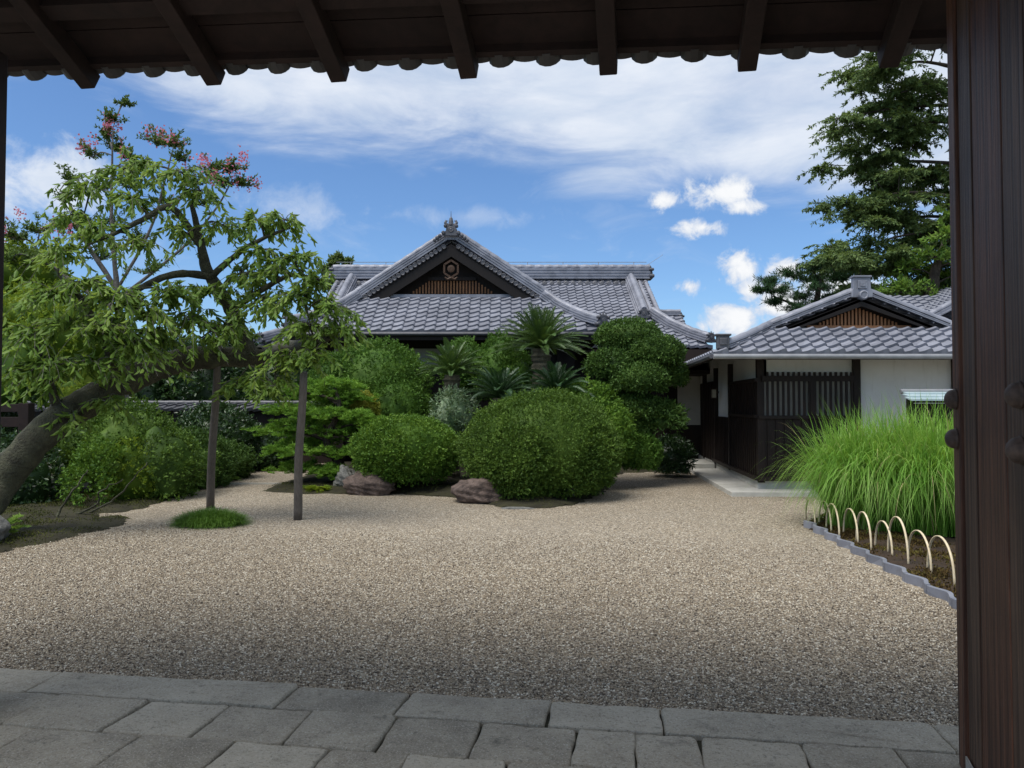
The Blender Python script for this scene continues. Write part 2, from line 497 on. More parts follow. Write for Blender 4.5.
class MB:
    """collects solid shapes, then links them as one mesh object"""
    def __init__(s):
        s.v, s.f = [], []

    def add(s, vs, fs):
        o = len(s.v)
        s.v += [tuple(p) for p in vs]
        s.f += [[i + o for i in f] for f in fs]

    def box(s, c, size, rz=0.0, rot=None):
        hx, hy, hz = (d / 2 for d in size)
        R = rot if rot is not None else Matrix.Rotation(rz, 3, 'Z')
        vs = [Vector(c) + R @ Vector((x * hx, y * hy, z * hz)) for x in (-1, 1) for y in (-1, 1) for z in (-1, 1)]
        s.add(vs, [(0, 1, 3, 2), (4, 6, 7, 5), (0, 4, 5, 1), (2, 3, 7, 6), (0, 2, 6, 4), (1, 5, 7, 3)])
        return s

    def bar(s, a, b, w, h, up=(0, 0, 1)):
        a, b = Vector(a), Vector(b)
        d = (b - a).normalized()
        l = d.cross(Vector(up)).normalized()
        u = l.cross(d)
        vs = [p + l * (i * w / 2) + u * (j * h / 2) for p in (a, b) for i in (-1, 1) for j in (-1, 1)]
        s.add(vs, [(0, 1, 3, 2), (4, 6, 7, 5), (0, 4, 5, 1), (2, 3, 7, 6), (0, 2, 6, 4), (1, 5, 7, 3)])
        return s

    def tube(s, pts, radii, k=10, caps=True):
        pts = [Vector(p) for p in pts]
        n = len(pts)
        vs = []
        ref = Vector((0, 0, 1))
        if abs((pts[-1] - pts[0]).normalized().dot(ref)) > 0.9:
            ref = Vector((1, 0, 0))
        for i, p in enumerate(pts):
            d = (pts[min(i + 1, n - 1)] - pts[max(i - 1, 0)]).normalized()
            l = d.cross(ref).normalized()
            u = l.cross(d)
            for j in range(k):
                a = 2 * PI * j / k
                vs.append(p + (l * math.cos(a) + u * math.sin(a)) * radii[i])
        fs = [(i * k + j, i * k + (j + 1) % k, (i + 1) * k + (j + 1) % k, (i + 1) * k + j) for i in range(n - 1) for j in range(k)]
        if caps:
            fs += [tuple(range(k))[::-1], tuple((n - 1) * k + j for j in range(k))]
        s.add(vs, fs)
        return s

    def prism(s, poly, vec):
        """polygon of 3-D points swept along vec"""
        n = len(poly)
        v = Vector(vec)
        vs = [Vector(p) for p in poly] + [Vector(p) + v for p in poly]
        s.add(vs, [tuple(range(n))[::-1], tuple(range(n, 2 * n))] + [(i, (i + 1) % n, n + (i + 1) % n, n + i) for i in range(n)])
        return s

    def lathe(s, c, axis, prof, k=20):
        """prof: (radius, distance along axis) pairs"""
        ax = Vector(axis).normalized()
        l = ax.orthogonal().normalized()
        u = ax.cross(l)
        vs, fs = [], []
        for r, t in prof:
            for j in range(k):
                a = 2 * PI * j / k
                vs.append(Vector(c) + ax * t + (l * math.cos(a) + u * math.sin(a)) * max(r, 1e-4))
        for i in range(len(prof) - 1):
            for j in range(k):
                fs.append((i * k + j, i * k + (j + 1) % k, (i + 1) * k + (j + 1) % k, (i + 1) * k + j))
        fs += [tuple(range(k))[::-1], tuple((len(prof) - 1) * k + j for j in range(k))]
        s.add(vs, fs)
        return s

    def build(s, name, mat, parent=None, smooth=False, bevel=0.0, xf=None):
        me = bpy.data.meshes.new(name)
        vs = [xf(Vector(p)) for p in s.v] if xf else s.v
        me.from_pydata([tuple(p) for p in vs], [], s.f)
        bm = bmesh.new()
        bm.from_mesh(me)
        bmesh.ops.recalc_face_normals(bm, faces=bm.faces)
        bm.to_mesh(me)
        bm.free()
        if smooth:
            me.polygons.foreach_set('use_smooth', np.ones(len(me.polygons), dtype=bool))
        me.materials.append(mat)
        o = link(bpy.data.objects.new(name, me))
        if bevel:
            b = o.modifiers.new('bevel', 'BEVEL')
            b.width = bevel
            b.segments = 2
            b.limit_method = 'ANGLE'
        if parent is not None:
            adopt(o, parent)
        return o


def unit(a):
    return a / np.maximum(np.linalg.norm(a, axis=-1, keepdims=True), 1e-9)


def rand_dirs(n):
    return unit(rng.normal(size=(n, 3)))


def leaf_mesh(P, A, S, L, Wd, fold=0.25, six=False, bend=0.0):
    """arrays: base P, axis A, side S (unit, perpendicular), length, width -> verts, faces of folded leaves"""
    n = len(P)
    A = unit(A)
    S = unit(S - A * np.sum(S * A, 1, keepdims=True))
    N = np.cross(A, S)
    L = np.broadcast_to(np.asarray(L, dtype=float), (n,))[:, None]
    Wd = np.broadcast_to(np.asarray(Wd, dtype=float), (n,))[:, None]
    if not six:
        mid = P + A * L * 0.45
        lift = N * Wd * fold
        v = np.stack([P, mid + S * Wd * 0.5 + lift, P + A * L - N * L * bend, mid - S * Wd * 0.5 + lift], 1)
        i = np.arange(n)[:, None] * 4
        f = [np.concatenate([i + np.array([[0, 1, 2]]), i + np.array([[0, 2, 3]])], 0)]
        return v.reshape(-1, 3), f
    lift = N * Wd * fold
    m1, m2 = P + A * L * 0.28, P + A * L * 0.66 - N * L * bend * 0.4
    v = np.stack([P, m1 + S * Wd * 0.46 + lift, m2 + S * Wd * 0.36 + lift, P + A * L - N * L * bend,
                  m2 - S * Wd * 0.36 + lift, m1 - S * Wd * 0.46 + lift], 1)
    i = np.arange(n)[:, None] * 6
    f = [np.concatenate([i + np.array([[0, 1, 2, 3]]), i + np.array([[0, 3, 4, 5]])], 0)]
    return v.reshape(-1, 3), f


def join(parts):
    vs, fs, o = [], [], 0
    for v, f in parts:
        vs.append(np.asarray(v, dtype=np.float32).reshape(-1, 3))
        fs += [np.asarray(x) + o for x in f]
        o += len(vs[-1])
    return np.concatenate(vs), fs


def sphere_grid(nu=28, nv=16):
    th = np.linspace(0, PI, nv + 1)
    ph = np.linspace(0, 2 * PI, nu, endpoint=False)
    d = np.array([(math.sin(a) * math.cos(b), math.sin(a) * math.sin(b), math.cos(a)) for a in th for b in ph])
    f = [(i * nu + j, i * nu + (j + 1) % nu, (i + 1) * nu + (j + 1) % nu, (i + 1) * nu + j) for i in range(nv) for j in range(nu)]
    return d, np.array(f)


def lump_fn(k, amp, width=0.5):
    D = rand_dirs(k)
    Am = rng.uniform(-0.5, 1.0, k) * amp

    def f(d):
        c = d @ D.T
        return 1 + (np.exp((c - 1) / (width * width * 0.5)) * Am).sum(1)
    return f


def lump_leaves(c, r, n, leaf, lumps=14, amp=0.12, width=0.45, depth=0.16, zmin=-0.75, up=0.25, lw=0.55, tilt=0.75, hole=0.0):
    """a clipped mass of leaves over a solid heart"""
    c, r = np.array(c, dtype=float), np.array(r, dtype=float) * 0.94
    fn = lump_fn(lumps, amp, width)
    d = rand_dirs(int(n * 1.6))
    d = d[d[:, 2] > zmin][:n]
    # shoots: little sprays of leaves with shade between them
    k = 6
    d = d[:max(40, len(d) // k)]
    gaps = rand_dirs(9)
    near = (d @ gaps.T).max(1)
    d = d[(near < 1 - 0.004 * rng.uniform(0.3, 1.4, len(d))) | (rng.random(len(d)) < 0.2)]
    fine = lump_fn(160, 0.09, 0.11)
    shell = 1 - depth * rng.random(len(d)) ** 2.2 + 0.035 * rng.normal(size=len(d)) * (rng.random(len(d)) < 0.4)
    P0 = c + d * r * (fn(d) * fine(d) * shell)[:, None]
    D0 = unit(unit(d / r) + rand_dirs(len(d)) * 0.5 + np.array([0, 0, up]))
    P = np.repeat(P0, k, 0) + np.repeat(D0, k, 0) * (np.tile(np.linspace(-0.5, 0.8, k), len(d)) * leaf * 1.3)[:, None]
    A = unit(np.repeat(D0, k, 0) * 0.7 + rand_dirs(len(P)) * tilt * 1.2)
    S = rand_dirs(len(P))
    sz = leaf * rng.uniform(0.6, 1.3, len(P)) * 1.1
    lv = leaf_mesh(P, A, S, sz, sz * lw)
    g, gf = sphere_grid()
    core = c + g * r * (fn(g) * 0.83)[:, None]
    core[:, 2] = np.maximum(core[:, 2], c[2] + r[2] * (zmin - 0.05))
    return [lv, (core, [gf])]


def bush(name, label, cat, lobes, mat, leaf, n, group=None, **kw):
    """lobes: list of (centre, radii)"""
    area = [a[1][0] * a[1][2] + a[1][1] * a[1][2] + a[1][0] * a[1][1] for a in lobes]
    parts = []
    for (c, r), a in zip(lobes, area):
        parts += lump_leaves(c, r, int(n * a / sum(area)), leaf, **kw)
    v, f = join(parts)
    o = mesh_np(name, v, f, mat)
    return tag(o, label, cat, group)


def ell(px0, px1, py0, py1, Y, dy=None):
    """centre and radii of a mass spanning these photo pixels at distance Y"""
    a, b = W(px0, (py0 + py1) / 2, Y), W(px1, (py0 + py1) / 2, Y)
    t, u = W((px0 + px1) / 2, py0, Y), W((px0 + px1) / 2, py1, Y)
    rx = (b.x - a.x) / 2
    return ((a.x + b.x) / 2, Y, (t.z + u.z) / 2), (rx, dy if dy else rx * 0.85, (t.z - u.z) / 2)


def np_tube(path, radii, k=5):
    path = np.asarray(path, dtype=float)
    n = len(path)
    d = unit(np.gradient(path, axis=0))
    l = np.zeros_like(d)
    ref = np.array([0, 0, 1.0]) if abs(d[0][2]) < 0.8 else np.array([1.0, 0, 0])
    x = np.cross(d[0], ref)
    for q in range(n):
        x = x - d[q] * (x @ d[q])
        x = x / max(np.linalg.norm(x), 1e-9)
        l[q] = x
    u = np.cross(l, d)
    a = np.linspace(0, 2 * PI, k, endpoint=False)
    v = path[:, None, :] + (l[:, None, :] * np.cos(a)[None, :, None] + u[:, None, :] * np.sin(a)[None, :, None]) * np.asarray(radii)[:, None, None]
    i, j = np.meshgrid(np.arange(n - 1), np.arange(k), indexing='ij')
    f = np.stack([i * k + j, i * k + (j + 1) % k, (i + 1) * k + (j + 1) % k, (i + 1) * k + j], -1).reshape(-1, 4)
    return v.reshape(-1, 3), [f]


def smooth_path(pts, radii, per=6, wob=0.0):
    """Catmull-Rom through the points"""
    P = np.array([tuple(p) for p in pts], dtype=float)
    R = np.array(radii, dtype=float)
    out, ro = [], []
    n = len(P)
    for i in range(n - 1):
        p0, p1, p2, p3 = P[max(i - 1, 0)], P[i], P[i + 1], P[min(i + 2, n - 1)]
        for t in np.linspace(0, 1, per, endpoint=False):
            out.append(0.5 * (2 * p1 + (p2 - p0) * t + (2 * p0 - 5 * p1 + 4 * p2 - p3) * t * t + (3 * p1 - p0 - 3 * p2 + p3) * t ** 3))
            ro.append(R[i] * (1 - t) + R[i + 1] * t)
    out.append(P[-1])
    ro.append(R[-1])
    out = np.array(out)
    if wob:
        w = rng.normal(size=out.shape) * wob
        w[0] = 0
        out = out + w
    return out, np.array(ro)


def crown_tree(name, label, cat, limbs, clusters, bark, leafmat, leaf, lw, twigs, leaves_per, droop, group=None, six=False,
               tw_r=0.006, flowers=None, flat=1.0, along=0.15, bend=0.15, up=0.0, fmat=None, kink=0.15, twigmat=None):
    """limbs: list of (points, radii), the first one the trunk.  clusters: (centre, radius[, weight])"""
    base = limbs[0][0][0]
    root = thing(name, label, cat, base, group)
    wood, twig, skel, skr = [], [], [], []
    for pts, rad in limbs:
        p, r = smooth_path(pts, rad, 7, 0.0)
        p = p + rng.normal(size=p.shape) * r[:, None] * 0.05
        wood.append(np_tube(p, r * (1 + 0.05 * rng.normal(size=len(r))), 14))
        skel.append(p[2:])
        skr.append(r[2:])
    skel = np.concatenate(skel)
    skr = np.concatenate(skr)
    LP, LA = [], []
    FP = []
    order = sorted(clusters, key=lambda c: np.min(np.linalg.norm(skel - np.array(tuple(c[0])), axis=1)))
    for cl in order:
        c, R = np.array(tuple(cl[0])), cl[1]
        wgt = cl[2] if len(cl) > 2 else 1.0
        dd = np.linalg.norm(skel - c, axis=1) + 0.8 * np.maximum(0, skel[:, 2] - c[2])
        k = int(np.argmin(dd))
        a = skel[k]
        L = np.linalg.norm(c - a)
        if L > 0.15:
            side = rng.normal(size=3) * L * kink
            side[2] = abs(side[2]) + 0.1 * L
            p, r = smooth_path([a, a + (c - a) * 0.5 + side, c], [min(skr[k] * 0.6, 0.012 + 0.02 * L), 0.012 + 0.006 * L, tw_r * 1.5], 6)
            wood.append(np_tube(p, r, 5))
            skel = np.concatenate([skel, p[2:]])
            skr = np.concatenate([skr, r[2:]])
            stem = p[-4:]
        else:
            stem = c[None]
        for _ in range(max(2, int(twigs * wgt))):
            s0 = stem[rng.integers(len(stem))]
            d = rand_dirs(1)[0]
            d[2] = abs(d[2]) * 0.7 * flat + up
            d = d / np.linalg.norm(d)
            ln = R * rng.uniform(0.35, 1.3)
            tt = np.linspace(0, 1, 6)[:, None]
            p = s0 + d * ln * tt * np.array([1, 1, flat]) + np.array([0, 0, -1.0]) * ln * droop * tt ** 2
            (twig if twigmat else wood).append(np_tube(p, tw_r * (1.1 - 0.8 * tt[:, 0]), 3))
            m = leaves_per
            t = along + (1 - along) * rng.random(m)
            q = s0 + d * ln * t[:, None] * np.array([1, 1, flat]) + np.array([0, 0, -1.0]) * ln * droop * t[:, None] ** 2
            tang = unit(d * np.array([1, 1, flat]) + np.array([0, 0, -2.0]) * droop * t[:, None])
            side = rand_dirs(m)
            LP.append(q + rand_dirs(m) * leaf * 0.15)
            LA.append(unit(tang * 0.8 + side * 0.9 + np.array([0, 0, -1.0]) * droop * 0.9))
        if flowers and len(cl) > 3 and cl[3]:
            for _ in range(int(flowers * cl[3])):
                fc = c + rand_dirs(1)[0] * R * 0.8 * np.array([1, 1, 0.6]) + np.array([0, 0, R * 0.45])
                FP.append(fc + rng.normal(size=(26, 3)) * np.array([0.05, 0.05, 0.085]))
    v, f = join(wood)
    mesh_np('trunk', v, f, bark, root, smooth=True)
    if twig:
        v, f = join(twig)
        mesh_np('twigs', v, f, twigmat, root)
    P, A = np.concatenate(LP), np.concatenate(LA)
    sz = leaf * rng.uniform(0.65, 1.25, len(P))
    v, f = leaf_mesh(P, A, unit(np.cross(A, np.array([0, 0, 1.0])) + rand_dirs(len(P)) * 0.6), sz, sz * lw, six=six, bend=bend)
    mesh_np('crown', v, f, leafmat, root)
    if FP:
        P = np.concatenate(FP)
        v, f = leaf_mesh(P, rand_dirs(len(P)), rand_dirs(len(P)), 0.05, 0.045)
        mesh_np('blossom', v, f, fmat or M['pink'], root)
    return root


# ------------------------------------------------------------------ ground
def sheet(name, poly, z, mat, kind='structure'):
    b = MB()
    b.add([(p[0], p[1], z) for p in poly], [tuple(range(len(poly)))])
    o = b.build(name, mat)
    if o.data.polygons[0].normal.z < 0:
        o.data.flip_normals()
    o['kind'] = kind
    return o


def inside(poly, x, y):
    r = np.zeros(len(x), dtype=bool)
    n = len(poly)
    for i in range(n):
        x0, y0 = poly[i][0], poly[i][1]
        x1, y1 = poly[(i + 1) % n][0], poly[(i + 1) % n][1]
        c = ((y0 > y) != (y1 > y)) & (x < (x1 - x0) * (y - y0) / (y1 - y0 + 1e-12) + x0)
        r ^= c
    return r


def edge_dist(poly, x, y):
    r = np.full(len(x), 1e9)
    n = len(poly)
    for i in range(n):
        a = np.array(poly[i][:2])
        b = np.array(poly[(i + 1) % n][:2])
        t = np.clip(((x - a[0]) * (b - a)[0] + (y - a[1]) * (b - a)[1]) / max((b - a) @ (b - a), 1e-9), 0, 1)
        r = np.minimum(r, np.hypot(x - a[0] - t * (b - a)[0], y - a[1] - t * (b - a)[1]))
    return r


def bed(name, poly, mat, height=0.06, ramp=0.35, res=0.09, bumpy=0.02):
    """low planted mound with an uneven outline, standing on the gravel"""
    poly = [tuple(p)[:2] for p in poly]
    xs = [p[0] for p in poly]
    ys = [p[1] for p in poly]
    nx, ny = int((max(xs) - min(xs)) / res) + 2, int((max(ys) - min(ys)) / res) + 2
    X, Y = np.meshgrid(np.linspace(min(xs) - res, max(xs) + res, nx), np.linspace(min(ys) - res, max(ys) + res, ny), indexing='ij')
    x, y = X.ravel(), Y.ravel()
    sd = edge_dist(poly, x, y) * np.where(inside(poly, x, y), 1, -1)
    sd += 0.04 * np.sin(x * 9 + 3 * np.sin(y * 5)) + 0.03 * np.sin(y * 13 + x * 4)
    h = np.clip(sd / ramp, 0, 1)
    z = 0.006 + height * (h * (2 - h)) + bumpy * h * (np.sin(x * 7 + y * 3) * np.sin(y * 6 - x * 2) + 0.5 * np.sin(x * 23) * np.sin(y * 19))
    z = np.where(sd < 0, np.maximum(-0.05, sd), z)
    keep = sd > -0.1
    i, j = np.meshgrid(np.arange(nx - 1), np.arange(ny - 1), indexing='ij')
    f = np.stack([i * ny + j, (i + 1) * ny + j, (i + 1) * ny + j + 1, i * ny + j + 1], -1).reshape(-1, 4)
    f = f[keep[f].all(1)]
    used = np.unique(f)
    remap = np.full(len(x), -1)
    remap[used] = np.arange(len(used))
    o = mesh_np(name, np.stack([x, y, z], 1)[used], [remap[f]], mat, smooth=True)
    o['kind'] = 'structure'
    return lambda qx, qy: np.interp(0, [0], [0])


def scatter_moss(name, poly, n, mat, size, z0=0.03, lim=None, zadd=0.05):
    poly = [tuple(p)[:2] for p in poly]
    xs, ys = [p[0] for p in poly], [p[1] for p in poly]
    x = rng.uniform(min(xs), max(xs), n * 3)
    y = rng.uniform(min(ys), max(ys), n * 3)
    k = inside(poly, x, y)
    if lim is not None:
        k &= lim(x, y)
    x, y = x[k][:n], y[k][:n]
    patch = np.sin(x * 3.1 + 1.7 * np.sin(y * 2.3)) * np.sin(y * 3.7 + 1.2 * np.sin(x * 2.9)) + 0.4 * rng.normal(size=len(x))
    k = patch > -0.15
    x, y = x[k], y[k]
    sd = np.clip(edge_dist(poly, x, y) / 0.35, 0, 1)
    P = np.stack([x, y, z0 + zadd * sd * (2 - sd) - size * 0.4], 1)
    A = unit(rand_dirs(len(P)) * 0.9 + np.array([0, 0, 1.0]))
    v, f = leaf_mesh(P, A, rand_dirs(len(P)), size * rng.uniform(0.6, 1.5, len(P)), size * 0.6)
    o = mesh_np(name, v, f, mat)
    o['kind'] = 'stuff'
    return o


sheet('ground', [(-400, -200), (400, -200), (400, 600), (-400, 600)], -0.03, M['earth'])
GE0, GE1 = G(0, 672), G(950, 730)                     # front edge of the stone paving, along the gate
gdir = (GE1 - GE0).normalized()
gin = Vector((gdir.y, -gdir.x, 0))                    # towards the camera
gl, gr = GE0 - gdir * 9, GE1 + gdir * 7
sheet('gravel_yard', [gl + gin * 0.25, gr + gin * 0.25, (14, 24, 0), (-16, 24, 0)], 0.0, M['gravel'])


def pebbles():
    """loose stones standing proud of the near gravel"""
    N = 290000
    u = rng.uniform(-3.2, 7.4, N)
    w = 5.2 * (1 - np.sqrt(rng.random(N)))
    o2 = np.array(GE0)[:2] - np.array(gdir)[:2] * 0.6
    x = o2[0] + gdir.x * u - gin.x * w
    y = o2[1] + gdir.y * u - gin.y * w
    k = (np.abs(x / y) < 0.78)
    k &= ~((x > 3.5) & (y > 5.4))
    stray = rng.random(N) < 0.02
    x, y = x[k], y[k]
    n = len(x)
    # a few have rolled onto the stones
    m = rng.random(n) < 0.02
    ov = np.abs(rng.normal(size=n)) * 0.05
    x = np.where(m, x + gin.x * 0, x)
    s = 0.0060 * rng.uniform(0.65, 1.45, n)
    base = np.array([(1, 0, 0), (0, 1, 0), (-1, 0, 0), (0, -1, 0), (0, 0, 1), (0, 0, -1)], dtype=float)
    jit = 1 + 0.25 * rng.normal(size=(n, 6, 1))
    sc = np.stack([rng.uniform(0.8, 1.5, n), rng.uniform(0.7, 1.1, n), rng.uniform(0.5, 0.9, n)], 1)
    v = base[None] * jit * (s[:, None] * sc)[:, None, :]
    a = rng.uniform(0, 2 * PI, n)
    ca, sa = np.cos(a)[:, None], np.sin(a)[:, None]
    vx, vy = v[..., 0] * ca - v[..., 1] * sa, v[..., 0] * sa + v[..., 1] * ca
    vz = v[..., 2] + rng.normal(size=(n, 6)) * 0.001
    z = rng.uniform(-0.001, 0.006, n)
    v = np.stack([vx + x[:, None], vy + y[:, None], vz + z[:, None]], -1)
    fb = np.array([(0, 1, 4), (1, 2, 4), (2, 3, 4), (3, 0, 4), (1, 0, 5), (2, 1, 5), (3, 2, 5), (0, 3, 5)])
    f = (np.arange(n)[:, None, None] * 6 + fb[None]).reshape(-1, 3)
    o = mesh_np('loose_gravel', v.reshape(-1, 3), [f], M['pebble'], smooth=True)
    o['kind'] = 'stuff'


pebbles()


# paving: a kerb row of long slabs, then rows of squarish stones
def paving():
    b = MB()

    def u_of(px, t):
        # place along the edge where the row line, t metres in from the front, is seen at px
        o = GE0 + gin * t
        a = (px - 512) / F
        # o.x + gdir.x*u = a*(o.y + gdir.y*u)   (small pitch ignored)
        return (a * o.y - o.x) / (gdir.x - a * gdir.y)
    rows = [(0.0, 0.315, [-420, -160, 48, 289, 403, 548, 660, 938, 1060, 1300]),
            (0.315, 0.70, [-330, -160, -60, 38, 130, 213, 300, 387, 476, 573, 634, 700, 806, 905, 1000, 1110]),
            (0.70, 1.09, [-300, -190, -90, 10, 120, 216, 312, 398, 500, 590, 700, 790, 900, 1010, 1120]),
            (1.09, 1.50, [-200, -60, 70, 190, 330, 430, 560, 660, 800, 930, 1080]),
            (1.50, 1.95, [-200, -40, 100, 260, 390, 540, 690, 850, 1000, 1150]),
            (1.95, 2.45, [-300, -100, 120, 330, 560, 800, 1050])]
    for t0, t1, js in rows:
        us = [u_of(j, (t0 + t1) / 2) for j in js]
        for ua, ub in zip(us[:-1], us[1:]):
            g = 0.0035
            j = lambda s=0.005: random.uniform(-s, s)
            sk = random.uniform(-0.006, 0.010)
            cs = [(ua + g + sk + j(), t0 + g + (j(0.006) if t0 else j(0.008))), (ub - g + sk + j(), t0 + g + (j(0.006) if t0 else j(0.008))),
                  (ub - g - sk + j(), t1 - g + j(0.007)), (ua + g - sk + j(), t1 - g + j(0.007))]
            cx, ct = sum(c[0] for c in cs) / 4, sum(c[1] for c in cs) / 4
            outl = []
            for k in range(4):
                p, q, r = cs[k - 1], cs[k], cs[(k + 1) % 4]
                cr = random.uniform(0.008, 0.028)
                lp = math.hypot(p[0] - q[0], p[1] - q[1])
                lr = math.hypot(r[0] - q[0], r[1] - q[1])
                A = (q[0] + (p[0] - q[0]) * cr / lp, q[1] + (p[1] - q[1]) * cr / lp)
                B = (q[0] + (r[0] - q[0]) * cr / lr, q[1] + (r[1] - q[1]) * cr / lr)
                Mq = ((A[0] + B[0]) / 2 * 0.5 + q[0] * 0.5, (A[1] + B[1]) / 2 * 0.5 + q[1] * 0.5)
                outl += [A, Mq, B]
                for s in (0.25, 0.5, 0.75):
                    C = (B[0] + (r[0] + (q[0] - r[0]) * cr / lr - B[0]) * s, B[1] + (r[1] + (q[1] - r[1]) * cr / lr - B[1]) * s)
                    outl.append((C[0] + j(0.005), C[1] + j(0.0065)))
            n = len(outl)
            zt = 0.028 + random.uniform(-0.005, 0.005)
            tx, ty = j(0.012), j(0.012)
            rings = []
            for ins, dz in ((0.0, -0.10), (0.0, -0.012), (0.004, -0.004), (0.011, 0.0), (0.05, 0.001)):
                ring = []
                for (u, t) in outl:
                    L = math.hypot(u - cx, t - ct)
                    k = (L - ins) / L
                    uu, tt = cx + (u - cx) * k, ct + (t - ct) * k
                    w = GE0 + gdir * uu + gin * tt
                    ring.append((w.x, w.y, zt + dz + tx * (uu - cx) + ty * (tt - ct)))
                rings.append(ring)
            vs = [p for r in rings for p in r]
            fs = [(a * n + i, a * n + (i + 1) % n, (a + 1) * n + (i + 1) % n, (a + 1) * n + i) for a in range(4) for i in range(n)]
            fs.append(tuple(4 * n + i for i in range(n)))
            b.add(vs, fs)
    o = b.build('stone_pavement', M['paving'], smooth=True)
    sub = o.modifiers.new('subdivide', 'SUBSURF')
    sub.subdivision_type = 'SIMPLE'
    sub.levels = sub.render_levels = 3
    for k, (sc_, st_) in enumerate(((0.16, 0.008), (0.045, 0.0055), (0.014, 0.003))):
        tx_ = bpy.data.textures.new('stone_relief_%d' % k, 'CLOUDS')
        tx_.noise_scale = sc_
        tx_.noise_depth = 2
        dm = o.modifiers.new('relief', 'DISPLACE')
        dm.texture = tx_
        dm.texture_coords = 'LOCAL'
        dm.direction = 'Z'
        dm.mid_level = 0.5
        dm.strength = st_
    o['kind'] = 'structure'
    bed_ = sheet('pavement_bedding', [GE0 - gdir * 9 + gin * 0.03, GE1 + gdir * 7 + gin * 0.03, GE1 + gdir * 7 + gin * 2.5, GE0 - gdir * 9 + gin * 2.5], 0.002, M['joint_soil'])


paving()
sheet('bounce_street', [GE0 - gdir * 30 + gin * 2.4, GE1 + gdir * 30 + gin * 2.4, GE1 + gdir * 30 + gin * 40, GE0 - gdir * 30 + gin * 40], -0.004, M['concrete'])  # unseen pale ground behind the gate, added to bounce light under it

# planting beds
left_bed = [G(-90, 575), G(0, 553), G(60, 541), G(112, 528), G(133, 521), G(122, 517), G(96, 519), G(100, 514), G(134, 511), G(160, 503), G(190, 493), G(222, 482),
            G(255, 473), G(272, 466), (-7.5, 22.0), (-15, 22.0), (-15, 7.0)]
bed('moss_bed', left_bed, M['moss_ground'], 0.05, 0.4, 0.1)
scatter_moss('moss', left_bed, 70000, M['moss'], 0.022, 0.02, lambda x, y: (y < 13.5) & (x > -9), 0.05)
isle = [G(262, 491), G(300, 494), G(345, 494), G(400, 494), G(455, 498), G(500, 507), G(530, 509), G(572, 506), G(600, 494), G(612, 487), G(598, 481), G(625, 473), G(660, 472),
        G(668, 466), (4.2, 20.0), (-5.0, 20.5), G(300, 478), G(280, 484)]
bed('island_bed', isle, M['moss_ground'], 0.10, 0.7, 0.09)
scatter_moss('island_moss', isle, 16000, M['moss'], 0.02, 0.02, lambda x, y: y < 14.5, 0.1)
EDGE0, EDGE1 = G(807, 527), G(958, 608)                # the edging row of the right bed
right_bed = [EDGE0 + Vector((0.03, 0.15, 0)), G(890, 571) + Vector((0.06, 0, 0)), EDGE1 + Vector((0.06, 0, 0)), (3.2, 4.4, 0), (9, 4.4, 0), (9, 10.9, 0), (4.6, 10.9, 0)]
bed('soil_bed', right_bed, M['soil'], 0.025, 0.18, 0.06, 0.02)
scatter_moss('bed_moss', right_bed, 42000, M['moss_brown'], 0.03, 0.018, lambda x, y: x < 4.9, 0.025)
b = MB()
b.box((-5.9, 15.0, 0.012), (3.6, 0.05, 0.03))
o = b.build('stone_path_strip', M['concrete'])
o['kind'] = 'structure'
# concrete apron at the side building
SH = 0.10                                              # the side wall runs a little away from the axis


def xf_annex(p):
    return Vector((p.x + SH * (p.y - 12.4), p.y, p.z))


b = MB()
b.prism([(3.78, 12.98, -0.02), (11, 12.98, -0.02), (11, 13.42, -0.02), (4.36, 13.42, -0.02), (4.36, 22, -0.02), (3.65, 22, -0.02)], (0, 0, 0.10))
o = b.build('concrete_apron', M['concrete'], bevel=0.008, xf=xf_annex)
o['kind'] = 'structure'
b = MB()
b.box((3.98, 18.6, 0.13), (0.70, 1.6, 0.12)).box((3.2, 18.2, 0.06), (0.7, 0.6, 0.14))
o = b.build('entrance_step', M['concrete'], bevel=0.01, xf=xf_annex)
o['kind'] = 'structure'


